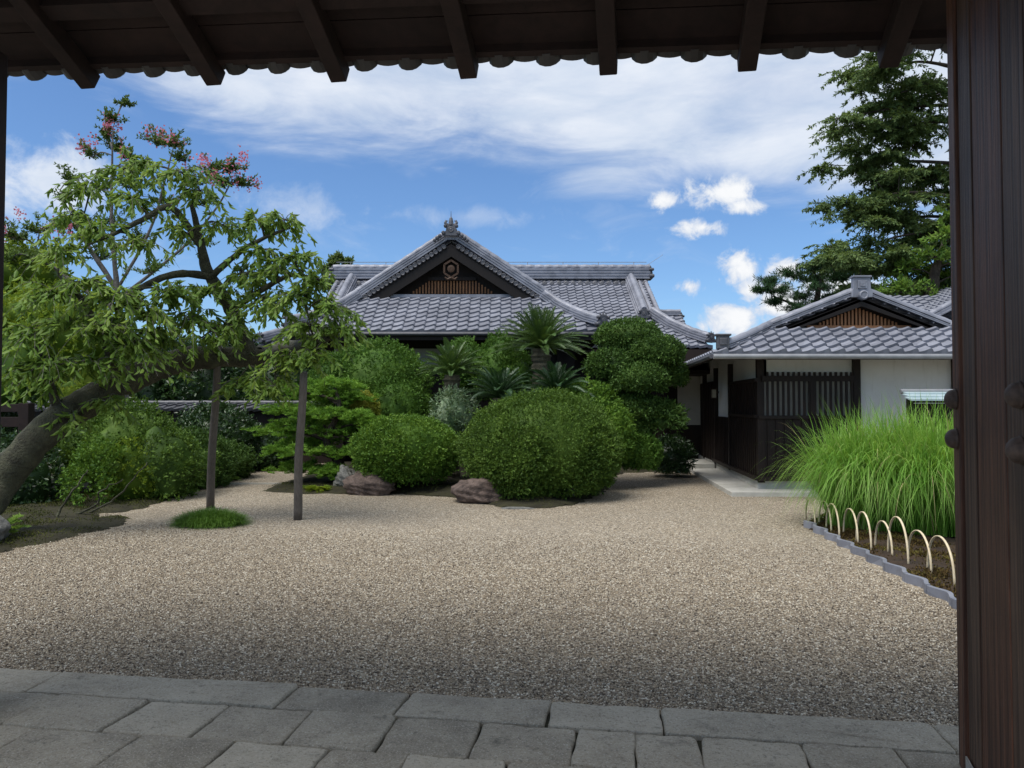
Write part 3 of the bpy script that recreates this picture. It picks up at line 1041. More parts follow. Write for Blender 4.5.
# ------------------------------------------------------------------ roofs
def tile_slope(O, U, V, u0, u1, L, clips, mat, parent, pu=0.27, pv=0.235, xf=None, sag=0.0, step=0.042, amp=1.0):
    O, U, V = Vector(O), Vector(U).normalized(), Vector(V).normalized()
    N = U.cross(V)
    if N.z < 0:
        N = -N
    prof = [(0.0, -0.017), (0.10, -0.015), (0.36, -0.003), (0.62, 0.011), (0.74, 0.023), (0.84, 0.026), (0.93, 0.012), (0.97, -0.006)]
    cols = int(math.ceil((u1 - u0) / pu))
    us = [(u0 + (c + a) * pu, h * amp) for c in range(cols) for a, h in prof] + [(u0 + cols * pu, 0.0)]
    rows = int(math.ceil(L / pv))
    nu = len(us)
    vs, fs = [], []
    for j in range(rows):
        for top in (0, 1):
            v = (j + top) * pv
            lift = 0.0 if top else step
            for u, h in us:
                ju = 0.0
                vs.append((u, v + (0.018 * (h > 0.01) if not top else 0.018 * (h > 0.01)), h + lift))
    for j in range(rows * 2 - 1):
        for i in range(nu - 1):
            fs.append((j * nu + i, j * nu + i + 1, (j + 1) * nu + i + 1, (j + 1) * nu + i))
    # front rim of the eave row
    o = len(vs)
    for u, h in us:
        vs.append((u, 0.0, h - 0.045))
    for i in range(nu - 1):
        fs.append((o + i, o + i + 1, i + 1, i))
    bm = bmesh.new()
    bv = [bm.verts.new(p) for p in vs]
    for f in fs:
        bm.faces.new([bv[i] for i in f])
    for (pu_, pv_), (nx, ny) in [((0, L), (0, 1))] + list(clips):
        bmesh.ops.bisect_plane(bm, geom=bm.verts[:] + bm.edges[:] + bm.faces[:], plane_co=(pu_, pv_, 0), plane_no=(nx, ny, 0), clear_outer=True)
    for v in bm.verts:
        u, w, h = v.co
        s = -sag * 4 * (w / L) * (1 - w / L) if sag else 0.0
        p = O + U * u + V * w + N * (h + s)
        v.co = xf(p) if xf else p
    me = bpy.data.meshes.new('roof_tiles')
    bmesh.ops.recalc_face_normals(bm, faces=bm.faces)
    bm.to_mesh(me)
    bm.free()
    me.polygons.foreach_set('use_smooth', np.zeros(len(me.polygons), dtype=bool))
    me.materials.append(mat)
    ob = link(bpy.data.objects.new('roof_tiles', me))
    adopt(ob, parent)
    return ob


def ridge(path, w, h, layers, mat, parent, cap=0.09, name='ridge', xf=None, seg=0.16):
    """stacked flat ridge tiles under a row of round cap tiles"""
    pts = [Vector(p) for p in path]
    out = []
    for a, c in zip(pts[:-1], pts[1:]):
        n = max(1, int((c - a).length / seg))
        out += [a + (c - a) * (i / n) for i in range(n)]
    out.append(pts[-1])
    sec = []
    lh = h / layers
    for i in range(layers):
        ww = w * (1 - 0.28 * i / max(1, layers - 1)) / 2 if layers > 1 else w / 2
        sec += [(ww, i * lh), (ww, i * lh + lh * 0.55), (ww - 0.045, i * lh + lh * 0.60), (ww - 0.045, (i + 1) * lh)]
    arc = [(cap * math.cos(a), h + cap * math.sin(a)) for a in np.linspace(0, PI, 9)]
    full = sec + arc + [(-x, y) for x, y in reversed(sec)]
    k = len(full)
    vs, fs = [], []
    n = len(out)
    for i, p in enumerate(out):
        d = (out[min(i + 1, n - 1)] - out[max(i - 1, 0)]).normalized()
        l = d.cross(Vector((0, 0, 1))).normalized()
        u = l.cross(d)
        ring = 1.0 + (0.13 if i % 2 else 0.0)
        for x, y in full:
            if y >= h:
                vs.append(p + l * x * ring + u * (h + (y - h) * ring))
            else:
                vs.append(p + l * x + u * y)
    for i in range(n - 1):
        for j in range(k):
            fs.append((i * k + j, i * k + (j + 1) % k, (i + 1) * k + (j + 1) % k, (i + 1) * k + j))
    fs += [tuple(range(k))[::-1], tuple((n - 1) * k + j for j in range(k))]
    b = MB()
    b.add(vs, fs)
    return b.build(name, mat, parent, xf=xf)


def ornament(c, s, face, mat, parent, big=False, xf=None):
    """end tile of a ridge: shouldered plate with curls, a round boss and a horned crest"""
    c = Vector(c)
    f = Vector(face).normalized()
    l = f.cross(Vector((0, 0, 1))).normalized()
    up = Vector((0, 0, 1))
    b = MB()
    half = [(0.50, 0.0), (0.60, 0.06), (0.58, 0.22), (0.44, 0.30), (0.36, 0.40), (0.34, 0.60), (0.40, 0.70), (0.34, 0.82), (0.16, 0.86)]
    pl = [c + l * x * s + up * y * s for x, y in half] + [c - l * x * s + up * y * s for x, y in reversed(half)]
    b.prism([p - f * 0.12 * s for p in pl], f * 0.24 * s)
    b.lathe(c + up * 0.45 * s + f * 0.10 * s, f, [(0.22 * s, 0), (0.22 * s, 0.06 * s), (0.17 * s, 0.08 * s), (0.12 * s, 0.06 * s), (0.06 * s, 0.10 * s)], 16)
    for sg in (-1, 1):
        for (x, y, r) in ((0.56, 0.20, 0.15), (0.42, 0.72, 0.12)):
            b.lathe(c + l * sg * x * s + up * y * s - f * 0.13 * s, f, [(r * s, 0), (r * s, 0.30 * s), (r * 0.6 * s, 0.36 * s)], 12)
    if big:
        for sg in (-1, 1):
            for x, y, r in ((0.82, -0.02, 0.13), (1.02, -0.18, 0.14), (1.22, -0.36, 0.11)):
                b.lathe(c + l * sg * x * s + up * y * s - f * 0.10 * s, f, [(r * s, 0), (r * s, 0.26 * s), (r * 0.5 * s, 0.32 * s)], 12)
            b.tube([c + l * sg * 0.30 * s + up * 0.80 * s, c + l * sg * 0.42 * s + up * 0.98 * s, c + l * sg * 0.36 * s + up * 1.12 * s, c + l * sg * 0.24 * s + up * 1.10 * s],
                   [0.13 * s, 0.12 * s, 0.09 * s, 0.05 * s], 8)
        b.tube([c + up * 0.80 * s, c + up * 1.10 * s, c + up * 1.30 * s, c + up * 1.42 * s, c + up * 1.85 * s], [0.20 * s, 0.17 * s, 0.12 * s, 0.03 * s, 0.012 * s], 8)
    else:
        for k in (-1, 0, 1):
            e = c + up * (1.12 if k == 0 else 1.0) * s + l * k * 0.30 * s
            b.tube([c + up * 0.78 * s + l * k * 0.16 * s, (c + up * 0.9 * s + l * k * 0.24 * s), e], [0.10 * s, 0.09 * s, 0.03 * s], 7)
    return b.build('ridge_end_tile', mat, parent, xf=xf, bevel=0.012 * s)


def verge_ends(a, c, mat, parent, n, r, f=(0, -1, 0), xf=None):
    """row of round end tiles along a gable edge"""
    b = MB()
    a, c = Vector(a), Vector(c)
    for i in range(n):
        p = a + (c - a) * ((i + 0.5) / n)
        b.lathe(p, f, [(r, -0.25), (r, 0.0), (r * 0.8, 0.015), (r * 0.55, 0.004)], 10)
    return b.build('verge_tiles', mat, parent, xf=xf)


def soffit(poly, th, mat, parent, name='eave_boards', xf=None):
    b = MB()
    b.prism(poly, (0, 0, -th))
    return b.build(name, mat, parent, xf=xf)


def slats(parent, name, mat, x0, x1, n, y, z0, ztop, w=0.05, d=0.05, xf=None):
    b = MB()
    for i in range(n):
        x = x0 + (x1 - x0) * (i + 0.5) / n
        zt = ztop(x) if callable(ztop) else ztop
        if zt > z0 + 0.03:
            b.box((x, y, (z0 + zt) / 2), (w, d, zt - z0))
    return b.build(name, mat, parent, xf=xf)


# ------------------------------------------------------------------ the main hall
hall = thing('temple_hall', 'large temple hall with grey tiled hip-and-gable roof and ornate front gable behind the bushes', 'temple', (-0.6, 22, 0))
T, DW = M['tile'], M['dark_wood']
CX = -1.63
# front wing: side slopes share one pitch from ridge to eave
RZ, EZ, EX, YE, YV = 6.02, 3.43, 3.95, 18.3, 19.75     # ridge z, eave z, half width, eave y, verge y
GX, GZ = 2.4, 6.02 - (6.02 - 3.43) * 2.4 / 3.95       # where the gable foot meets the side slope
sl = math.hypot(EX, RZ - EZ)
gf = 1 - GX / EX                                      # share of slope below the gable foot
for sg in (-1, 1):
    Vd = Vector((-sg * EX, 0, RZ - EZ))
    # u runs back from the front eave corner (y = YE)
    lowL = sl * gf
    yb = YE + (YV - YE)
    # hip line from (u=0,v=0) to (u=YV-YE, v=lowL); above it the verge at u = YV-YE
    hip_n = Vector((-(lowL), (YV - YE)))
    lo_clip = [((0, 0), (hip_n.x, hip_n.y)), ((0, lowL), (0, 1))]
    tile_slope((CX + sg * EX, YE, EZ), (0, 1, 0), Vd, 0, 5.0, sl, lo_clip, T, hall)
    up_clip = [((YV - YE, 0), (-1, 0)), ((0, lowL), (0, -1))]
    tile_slope((CX + sg * EX, YE, EZ), (0, 1, 0), Vd, 0, 7.2, sl, up_clip, T, hall)
# front skirt
Vs = Vector((0, YV - YE, GZ - EZ))
sL = Vs.length
tile_slope((CX, YE, EZ), (1, 0, 0), Vs, -4.05, 4.05, sL,
           [((EX, 0), (sL, EX - GX)), ((-EX, 0), (-sL, EX - GX))], T, hall)
tops = [(CX - GX, YV, GZ), (CX - EX, YE, EZ), (CX + EX, YE, EZ), (CX + GX, YV, GZ)]
soffit([(x, y, z - 0.07) for x, y, z in tops], 0.06, DW, hall)
for sg in (-1, 1):
    q = [(CX + sg * EX, YE, EZ), (CX + sg * EX, 22.5, EZ), (CX, 22.5, RZ), (CX, YV, RZ), (CX + sg * GX, YV, GZ)]
    soffit([(x, y, z - 0.10) for x, y, z in q], 0.05, DW, hall)
    # descending verge ridge and curved corner ridge
    top = Vector((CX + sg * 0.10, YV + 0.16, RZ + 0.02))
    foot = Vector((CX + sg * (GX + 0.05), YV + 0.16, GZ + 0.04))
    ridge([top, foot], 0.34, 0.20, 3, T, hall, 0.085, 'verge_ridge')
    cor = Vector((CX + sg * (EX - 0.12), YE + 0.12, EZ + 0.14))
    mid = foot.lerp(cor, 0.5) + Vector((0, 0, -0.07))
    pts = [foot + Vector((0, -0.12, 0)), foot.lerp(cor, 0.25) + Vector((0, 0, -0.06)), mid, foot.lerp(cor, 0.78) + Vector((0, 0, -0.04)), cor + Vector((0, 0, 0.03))]
    ridge(pts, 0.36, 0.16, 3, T, hall, 0.085, 'corner_ridge')
    ornament(cor + Vector((sg * 0.06, -0.12, -0.04)), 0.34, (sg * 0.6, -1, 0), M['tile_dark'], hall)
    verge_ends(Vector((CX + sg * 0.14, YV - 0.06, RZ - 0.15)), Vector((CX + sg * (GX + 0.16), YV - 0.06, GZ - 0.13)), M['tile_dark'], hall, 22, 0.068)
ridge([(CX, YV, RZ + 0.02), (CX, 26.4, RZ + 0.02)], 0.40, 0.34, 4, T, hall, 0.10)
ornament((CX, YV - 0.1, RZ + 0.10), 0.36, (0, -1, 0), M['tile_dark'], hall, big=True)
# gable: bargeboards, lattice, pendant
yg = YV + 0.40
b = MB()
b.prism([(CX - GX - 0.1, yg + 0.12, GZ - 0.02), (CX + GX + 0.1, yg + 0.12, GZ - 0.02), (CX, yg + 0.12, RZ - 0.06)], (0, 0.08, 0))
b.build('gable_wall', DW, hall)
b = MB()
for sg in (-1, 1):
    dz = (RZ - GZ) / GX
    b.prism([(CX, YV - 0.02, RZ - 0.16), (CX + sg * GX, YV - 0.02, GZ - 0.16), (CX + sg * (GX - 0.1), YV - 0.02, GZ - 0.36), (CX, YV - 0.02, RZ - 0.44)], (0, 0.07, 0))
b.build('bargeboard', M['black_wood'], hall)
lz0 = GZ + 0.20
for k, (w, ht) in enumerate(((3.4, 0.10), (2.9, 0.09))):
    b = MB()
    b.box((CX, yg + 0.03 - 0.02 * k, GZ + 0.05 + 0.55 * k), (w if k == 0 else 1.3, 0.08, ht))
    b.build('gable_beam', M['dark_wood'] if k else M['gate_wood'], hall)
slats(hall, 'gable_lattice', M['lattice_wood'], CX - 1.28, CX + 1.28, 30, yg + 0.06, lz0, lambda x: min(GZ + 0.60, RZ - 0.36 - abs(x - CX) * (RZ - GZ) / GX * 1.0 - 0.24), 0.045, 0.05)
b = MB()
hx = [Vector((CX + 0.21 * math.cos(a), YV - 0.04, RZ - 0.78 + 0.23 * math.sin(a))) for a in np.linspace(PI / 6, PI / 6 + 2 * PI, 7)]
for q0, q1 in zip(hx[:-1], hx[1:]):
    b.bar(q0, q1, 0.05, 0.045, up=(0, 1, 0))
b.lathe((CX, YV - 0.05, RZ - 0.78), (0, -1, 0), [(0.10, 0), (0.10, 0.03), (0.05, 0.04)], 14)
for sg in (-1, 1):
    b.tube([(CX, YV - 0.04, RZ - 1.02), (CX + sg * 0.10, YV - 0.04, RZ - 1.06), (CX + sg * 0.17, YV - 0.04, RZ - 1.0)], [0.04, 0.035, 0.02], 6)
b.build('gable_pendant', M['pendant_wood'], hall)
b = MB()
b.box((CX, YV + 0.16, GZ + 0.085), (2 * GX - 0.3, 0.16, 0.09))
b.build('skirt_flashing', M['tile'], hall)
# main body roof
MRZ, MEZ, MYR, MYE = 6.02, 3.30, 26.0, 21.5
mv = Vector((0, MYR - MYE, MRZ - MEZ))
mL = mv.length
XR, XL, CR, CL = 4.75, -6.2, 5.85, -7.4               # gable ends and eave corners
vb = mL * 0.40                                        # gable foot on the slope
tile_slope((0, MYE, MEZ), (1, 0, 0), mv, CL - 0.1, CR + 0.1, mL, [((CR, 0), (vb, CR - XR + 0.45)), ((CL, 0), (-vb, XL - CL + 0.45)), ((0, vb), (0, 1))], T, hall, sag=0.0)
tile_slope((0, MYE, MEZ), (1, 0, 0), mv, XL, XR + 0.01, mL, [((XR, 0), (1, 0)), ((0, vb), (0, -1))], T, hall)
vbp = Vector((0, MYE, MEZ)) + mv.normalized() * vb
soffit([(CL, MYE, MEZ - 0.10), (CR, MYE, MEZ - 0.10), (XR - 0.4, vbp.y, vbp.z - 0.1), (XL + 0.4, vbp.y, vbp.z - 0.1)], 0.06, DW, hall)
soffit([(XL, vbp.y, vbp.z - 0.1), (XR, vbp.y, vbp.z - 0.1), (XR, MYR, MRZ - 0.1), (XL, MYR, MRZ - 0.1)], 0.06, DW, hall)
bk = Vector((0, 2 * MYR - MYE, MEZ))
soffit([(CL, bk.y, bk.z), (CR, bk.y, bk.z), (XR, MYR, MRZ), (XL, MYR, MRZ)], 0.06, M['tile_dark'], hall, 'rear_roof')
# side hips
for sg, xc, xg in ((1, CR, XR - 0.45), (-1, CL, XL + 0.45)):
    soffit([(xc, MYE, MEZ - 0.02), (xc, bk.y, MEZ - 0.02), (xg, bk.y - (vbp.y - MYE), vbp.z - 0.02), (xg, vbp.y, vbp.z - 0.02)], 0.05, M['tile'], hall, 'side_roof')
    b = MB()
    b.prism([(xg + sg * 0.25, vbp.y, vbp.z - 0.1), (xg + sg * 0.25, 2 * MYR - vbp.y, vbp.z - 0.1), (xg + sg * 0.25, MYR, MRZ - 0.12)], (sg * -0.08, 0, 0))
    b.build('gable_wall', DW, hall)
    xd = (XR - 0.62) if sg > 0 else (XL + 0.62)
    n_up = Vector((0, -(MRZ - MEZ), MYR - MYE)).normalized()
    p1 = Vector((xd, MYR - 0.25, MRZ - 0.17)) + n_up * 0.03
    p2 = Vector((xd, vbp.y - 0.1, vbp.z - 0.05)) + n_up * 0.03
    ridge([p1, p2], 0.42, 0.26, 3, T, hall, 0.09, 'descending_ridge')
    for off in (0.30, 0.52):
        ridge([p1 + Vector((sg * off, 0, 0)), p2 + Vector((sg * off, 0.25, 0.17))], 0.12, 0.03, 1, T, hall, 0.065, 'verge_ridge')
    ornament(p2 + Vector((0, -0.14, -0.05)), 0.30, (0, -1, 0), M['tile_dark'], hall)
    cor = Vector((xc - sg * 0.1, MYE + 0.1, MEZ + 0.12))
    st = Vector((xd + sg * 0.22, vbp.y, vbp.z + 0.06))
    ridge([st, st.lerp(cor, 0.35) + Vector((0, 0, -0.10)), st.lerp(cor, 0.7) + Vector((0, 0, -0.08)), cor], 0.36, 0.20, 3, T, hall, 0.085, 'corner_ridge')
    ornament(cor + Vector((sg * 0.05, -0.10, 0)), 0.30, (sg * 0.6, -1, 0), M['tile_dark'], hall)
ridge([(XL - 0.1, MYR, MRZ), (XR + 0.1, MYR, MRZ)], 0.50, 0.42, 4, T, hall, 0.11)
b = MB()                                               # pale course of tile fronts under the ridge
for i in range(44):
    b.lathe((XL + 0.14 + i * 0.248, MYR - 0.44, MRZ - 0.20), (0, -1, 0.2), [(0.085, -0.2), (0.085, 0.03), (0.05, 0.04)], 8)
b.build('ridge_course', M['tile_dark'], hall)
b = MB()
b.bar((XL, MYR, MRZ + 0.62), (XR, MYR, MRZ + 0.62), 0.018, 0.018)
for i in range(9):
    x = XL + 0.5 + i * 1.25
    b.box((x, MYR, MRZ + 0.57), (0.02, 0.02, 0.12))
b.tube([(XR, MYR, MRZ + 0.5), (XR + 0.55, MYR - 0.2, MRZ + 0.85)], [0.008, 0.006], 5)
b.build('lightning_wire', M['gutter'], hall)
for sg, x in ((1, XR + 0.12), (-1, XL - 0.12)):
    ornament((x, MYR, MRZ + 0.0), 0.46, (sg, 0, 0), M['tile_dark'], hall)
# small side gable beyond the right end
for sg in (-1, 1):
    tile_slope((4.7, 25.2 + sg * 0.9, 4.12), (1, 0, 0), (0, -sg * 0.9, 0.55), 0, 1.08, 1.05, [], T, hall)
ridge([(4.5, 25.2, 4.66), (5.75, 25.2, 4.66)], 0.26, 0.12, 2, T, hall, 0.08)
ornament((5.78, 25.2, 4.40), 0.34, (1, -0.5, 0), M['tile_dark'], hall)
# walls
b = MB()
b.box((CX, 21.0, 1.85), (6.6, 2.6, 3.2)).box((-0.8, 26, 1.85), (11.2, 6.4, 3.0))
b.build('wall', DW, hall)
b = MB()
for i in range(5):
    b.box((CX - 2.9 + i * 1.16 * 1.25, 19.66, 1.7), (0.14, 0.14, 3.3))
b.build('porch_posts', DW, hall)
slats(hall, 'wall_lattice', M['gate_wood'], 0.2, 1.7, 12, 19.62, 0.9, 2.6, 0.05, 0.04)
b = MB()
b.box((CX, YE + 0.06, EZ - 0.17), (2 * EX - 0.1, 0.10, 0.10))
b.build('eave_fascia', DW, hall)
b = MB()
b.tube([(CX - EX, YE - 0.06, EZ - 0.07), (CX + EX, YE - 0.06, EZ - 0.07)], [0.05, 0.05], 8)
b.build('gutter', M['tile_dark'], hall)
b = MB()
b.box((CX - 1.0, 19.67, 2.85), (4.2, 0.02, 0.5))
b.build('plaster_panel', M['plaster_dull'], hall)

# ------------------------------------------------------------------ the side building
annex = thing('side_building', 'low white-walled side building with dark lattice and tiled gable roof on the right', 'building', (7, 16, 0))
AE, AZ, AX0, AXC, ARZ = 12.4, 2.47, 3.40, 6.22, 3.58
AYV, AGX = 13.3, 1.58
aslope = (ARZ - AZ) / (AXC - AX0)
AW = AXC - AX0
AGZ = ARZ - aslope * AGX
asl = math.hypot(AW, ARZ - AZ)
alow = asl * (1 - AGX / AW)
for sg in (-1, 1):
    Vd = Vector((-sg * AW, 0, ARZ - AZ))
    n = (-(alow), AYV - AE)
    tile_slope((AXC + sg * AW, AE, AZ), (0, 1, 0), Vd, 0, 9.0, asl, [((0, 0), n), ((0, alow), (0, 1))], T, annex, xf=xf_annex)
    tile_slope((AXC + sg * AW, AE, AZ), (0, 1, 0), Vd, 0, 9.0, asl, [((AYV - AE, 0), (-1, 0)), ((0, alow), (0, -1))], T, annex, xf=xf_annex)
    foot = Vector((AXC + sg * (AGX + 0.05), AYV + 0.10, AGZ + 0.03))
    top = Vector((AXC + sg * 0.08, AYV + 0.10, ARZ + 0.02))
    ridge([top, foot], 0.20, 0.07, 2, T, annex, 0.075, 'verge_ridge', xf=xf_annex)
    ridge([top + Vector((sg * 0.0, 0.34, 0)), foot + Vector((sg * 0.3, 0.34, -0.13))], 0.10, 0.03, 1, T, annex, 0.06, 'verge_ridge', xf=xf_annex)
    cor = Vector((AXC + sg * (AW - 0.22), AE + 0.14, AZ + 0.09))
    ridge([foot, foot.lerp(cor, 0.5) + Vector((0, 0, -0.02)), cor], 0.20, 0.07, 2, T, annex, 0.075, 'corner_ridge', xf=xf_annex)
    b = MB()
    p = cor + Vector((sg * 0.06, -0.02, 0))
    b.box(p + Vector((0, 0, 0.10)), (0.21, 0.14, 0.22)).box(p + Vector((0, 0, 0.225)), (0.27, 0.18, 0.035)).box(p + Vector((0, -0.08, 0.11)), (0.12, 0.03, 0.12))
    b.build('ridge_end_tile', M['tile_dark'], annex, xf=xf_annex, bevel=0.012)
    q = [(AXC + sg * AW, AE, AZ), (AXC + sg * AW, AE + 9, AZ), (AXC, AE + 9, ARZ), (AXC, AYV, ARZ), (AXC + sg * AGX, AYV, AGZ)]
    soffit([(x, y, z - 0.06) for x, y, z in q], 0.05, DW, annex, xf=xf_annex)
Vs = Vector((0, AYV - AE, AGZ - AZ))
sL = Vs.length
tile_slope((AXC, AE, AZ), (1, 0, 0), Vs, -AW, AW, sL, [((AW, 0), (sL, AW - AGX)), ((-AW, 0), (-sL, AW - AGX))], T, annex, pu=0.245, pv=0.23, xf=xf_annex, step=0.05, amp=1.25)
soffit([(AXC - AW, AE, AZ - 0.06), (AXC + AW, AE, AZ - 0.06), (AXC + AGX, AYV, AGZ - 0.06), (AXC - AGX, AYV, AGZ - 0.06)], 0.05, DW, annex, xf=xf_annex)
ridge([(AXC, AYV, ARZ), (AXC, AE + 9, ARZ)], 0.22, 0.10, 2, T, annex, 0.08, xf=xf_annex)
b = MB()
ap = Vector((AXC, AYV - 0.03, ARZ - 0.04))
b.prism([ap + Vector((x, 0, z)) for x, z in ((-0.19, 0.10), (-0.16, 0.16), (-0.15, 0.36), (0.15, 0.36), (0.16, 0.16), (0.19, 0.10), (0.19, 0.0), (-0.19, 0.0))], (0, 0.14, 0))
b.box(ap + Vector((0, 0.07, 0.375)), (0.34, 0.19, 0.035))
b.box(ap + Vector((0, -0.015, 0.23)), (0.17, 0.03, 0.15)).box(ap + Vector((0, -0.035, 0.23)), (0.09, 0.03, 0.08))
b.lathe(ap + Vector((0, -0.09, 0.03)), (0, -1, 0), [(0.085, -0.15), (0.085, 0.0), (0.06, 0.014), (0.05, 0.0)], 16)
b.build('ridge_end_tile', M['tile'], annex, xf=xf_annex, bevel=0.008)
yg = AYV + 0.16
b = MB()
b.prism([(AXC - AGX - 0.1, yg + 0.1, AGZ - 0.04), (AXC + AGX + 0.1, yg + 0.1, AGZ - 0.04), (AXC, yg + 0.1, ARZ - 0.05)], (0, 0.06, 0))
b.build('gable_wall', DW, annex, xf=xf_annex)
b = MB()
for sg in (-1, 1):
    b.prism([(AXC, AYV, ARZ - 0.05), (AXC + sg * AGX, AYV, AGZ - 0.05), (AXC + sg * (AGX - 0.15), AYV, AGZ - 0.08), (AXC, AYV, ARZ - 0.20)], (0, 0.05, 0))
b.build('bargeboard', M['black_wood'], annex, xf=xf_annex)
slats(annex, 'gable_lattice', M['lattice_wood'], AXC - 0.86, AXC + 0.86, 26, yg + 0.05, AGZ + 0.10, lambda x: ARZ - 0.15 - abs(x - AXC) * aslope - 0.05, 0.036, 0.04, xf=xf_annex)
b = MB()
b.box((AXC, yg + 0.02, AGZ + 0.055), (1.9, 0.07, 0.075))
b.build('gable_beam', M['lattice_wood'], annex, xf=xf_annex)
b = MB()
b.box((AXC, AYV + 0.14, AGZ + 0.005), (2 * AGX, 0.26, 0.05))
b.build('skirt_flashing', M['gutter'], annex, xf=xf_annex)
b = MB()
b.tube([(AX0 - 0.03, AE - 0.06, AZ - 0.06), (AXC + AW, AE - 0.06, AZ - 0.06)], [0.045, 0.045], 10)
b.build('gutter', M['gutter'], annex, xf=xf_annex)
b = MB()
b.tube([(AX0 - 0.05, AE + 0.02, AZ - 0.05), (AX0 - 0.05, AE + 9, AZ - 0.05)], [0.04, 0.04], 8)
b.build('gutter', M['tile_dark'], annex, xf=xf_annex)
# walls (front at y = 13.5, side at x = 4.37 before the shear)
AY, ASX = 13.5, 4.37
b = MB()
b.box(((ASX + 11) / 2 + 0.01, AY + 0.12, 1.49), (11 - ASX - 0.1, 0.12, 2.63)).box((ASX + 0.12, 17.66, 1.49), (0.12, 8.2, 2.62))
b.build('wall', M['plaster'], annex, xf=xf_annex)
b = MB()
b.box(((ASX + 11) / 2, AY + 0.09, 0.12), (11 - ASX + 0.04, 0.16, 0.20)).box((ASX + 0.07, 17.7, 0.12), (0.16, 8.3, 0.20))
b.build('foundation', M['concrete'], annex, xf=xf_annex, bevel=0.006)
for x, y in ((ASX + 0.05, AY + 0.03), (6.18, AY + 0.03), (8.0, AY + 0.03), (ASX + 0.03, 16.1), (ASX + 0.03, 17.9), (ASX + 0.03, 19.6)):
    b = MB()
    b.box((x, y, 1.34), (0.13, 0.13, 2.3))
    b.build('post', DW, annex, xf=xf_annex, bevel=0.006)
b = MB()                                               # front wainscot below the lattice
b.box(((ASX + 6.18) / 2, AY + 0.02, 0.80), (6.18 - ASX - 0.13, 0.06, 1.12))
for i in range(11):
    b.box((ASX + 0.18 + i * 0.155, AY - 0.018, 0.80), (0.02, 0.02, 1.10))
b.box(((ASX + 6.18) / 2, AY - 0.03, 1.38), (6.18 - ASX, 0.10, 0.06)).box(((ASX + 6.18) / 2, AY - 0.03, 0.26), (6.18 - ASX, 0.10, 0.07))
b.build('wainscot', DW, annex, xf=xf_annex)
b = MB()
b.box(((ASX + 6.18) / 2, AY - 0.06, 2.08), (6.18 - ASX - 0.13, 0.05, 0.10)).box((5.36, AY - 0.055, 1.76), (0.10, 0.05, 0.72))
b.build('lattice_rail', DW, annex, xf=xf_annex)
slats(annex, 'window_lattice', DW, ASX + 0.12, 6.12, 17, AY - 0.05, 1.41, 2.20, 0.040, 0.04, xf=xf_annex)
b = MB()
b.box(((ASX + 6.18) / 2, AY + 0.045, 1.75), (6.18 - ASX - 0.2, 0.012, 0.70))  # grey panel added behind the slats to darken the gaps
b.build('lattice_panel', M['backing'], annex, xf=xf_annex)
b = MB()                                               # side boarding: tall panel, then low one with plaster above, then the door
b.box((ASX + 0.03, 14.75, 1.14), (0.06, 2.45, 1.82))
b.box((ASX + 0.031, 17.0, 0.78), (0.06, 2.1, 1.10))
for i in range(26):
    y = 13.7 + i * 0.17
    zt = 2.04 if y < 15.9 else 1.33
    b.box((ASX - 0.008, y, (zt + 0.24) / 2), (0.02, 0.025, zt - 0.24))
b.box((ASX - 0.03, 15.75, 0.27), (0.08, 4.6, 0.07)).box((ASX - 0.02, 14.7, 1.39), (0.08, 2.4, 0.06)).box((ASX - 0.02, 14.7, 2.06), (0.08, 2.5, 0.06))
b.build('side_boarding', DW, annex, xf=xf_annex)
b = MB()
b.box((ASX + 0.02, 19.1, 1.20), (0.05, 2.3, 1.96))
for i in range(9):
    b.box((ASX - 0.015, 18.1 + i * 0.25, 1.2), (0.02, 0.03, 1.9))
b.build('door', DW, annex, xf=xf_annex)
lampb = MB()
lampb.box((ASX - 0.10, 17.55, 1.98), (0.14, 0.16, 0.02)).box((ASX - 0.10, 17.55, 1.76), (0.12, 0.14, 0.02)).box((ASX - 0.03, 17.55, 1.90), (0.10, 0.05, 0.05))
for sx in (-1, 1):
    for sy in (-1, 1):
        lampb.box((ASX - 0.10 + sx * 0.055, 17.55 + sy * 0.065, 1.87), (0.012, 0.012, 0.22))
lm = lampb.build('wall_lamp', M['iron'], annex, xf=xf_annex)
b = MB()
b.box((ASX - 0.10, 17.55, 1.87), (0.09, 0.11, 0.19))
o = b.build('lamp_glass', M['glass_lamp'], lm, xf=xf_annex)
# link corridor behind
corr = MB()
corr.box((5.75, 20.7, 1.6), (2.9, 0.14, 3.1))
corr.build('corridor_wall', DW, annex)
b = MB()
b.box((5.0, 20.61, 1.72), (0.78, 0.03, 1.35))
b.build('corridor_panel', M['plaster_dull'], annex)
b = MB()
b.box((4.2, 19.9, 2.45), (2.2, 1.8, 0.1))
b.build('corridor_ceiling', DW, annex)

# little tin-roofed shelter beyond the grass
sh = thing('notice_shelter', 'small pale blue tin roof of a shelter behind the tall grass, against the white wall', 'shelter', (6.6, 11.9, 0))
b = MB()
xa, xb = 5.98 + 0.25, 7.6
for j in range(3):
    z0, y0 = 1.665 + j * 0.05, 11.55 + j * 0.16
    b.prism([(xa + j * 0.05, y0, z0), (xa + j * 0.05, y0 + 0.20, z0 + 0.05), (xa + j * 0.05, y0 + 0.20, z0 + 0.065), (xa + j * 0.05, y0, z0 + 0.025)], (xb - xa, 0, 0))
b.build('roof', M['tin'], sh)
b = MB()
b.tube([(xa + 0.08, 12.02, 1.82), (xb + 0.1, 12.02, 1.82)], [0.04, 0.04], 10)
b.build('ridge_roll', M['gutter'], sh)
for x in (6.45, 7.5):
    b = MB()
    b.box((x, 12.0, 0.88), (0.08, 0.08, 1.76))
    b.build('post', DW, sh)
b = MB()
b.box((6.98, 12.0, 1.25), (0.97, 0.05, 0.75))
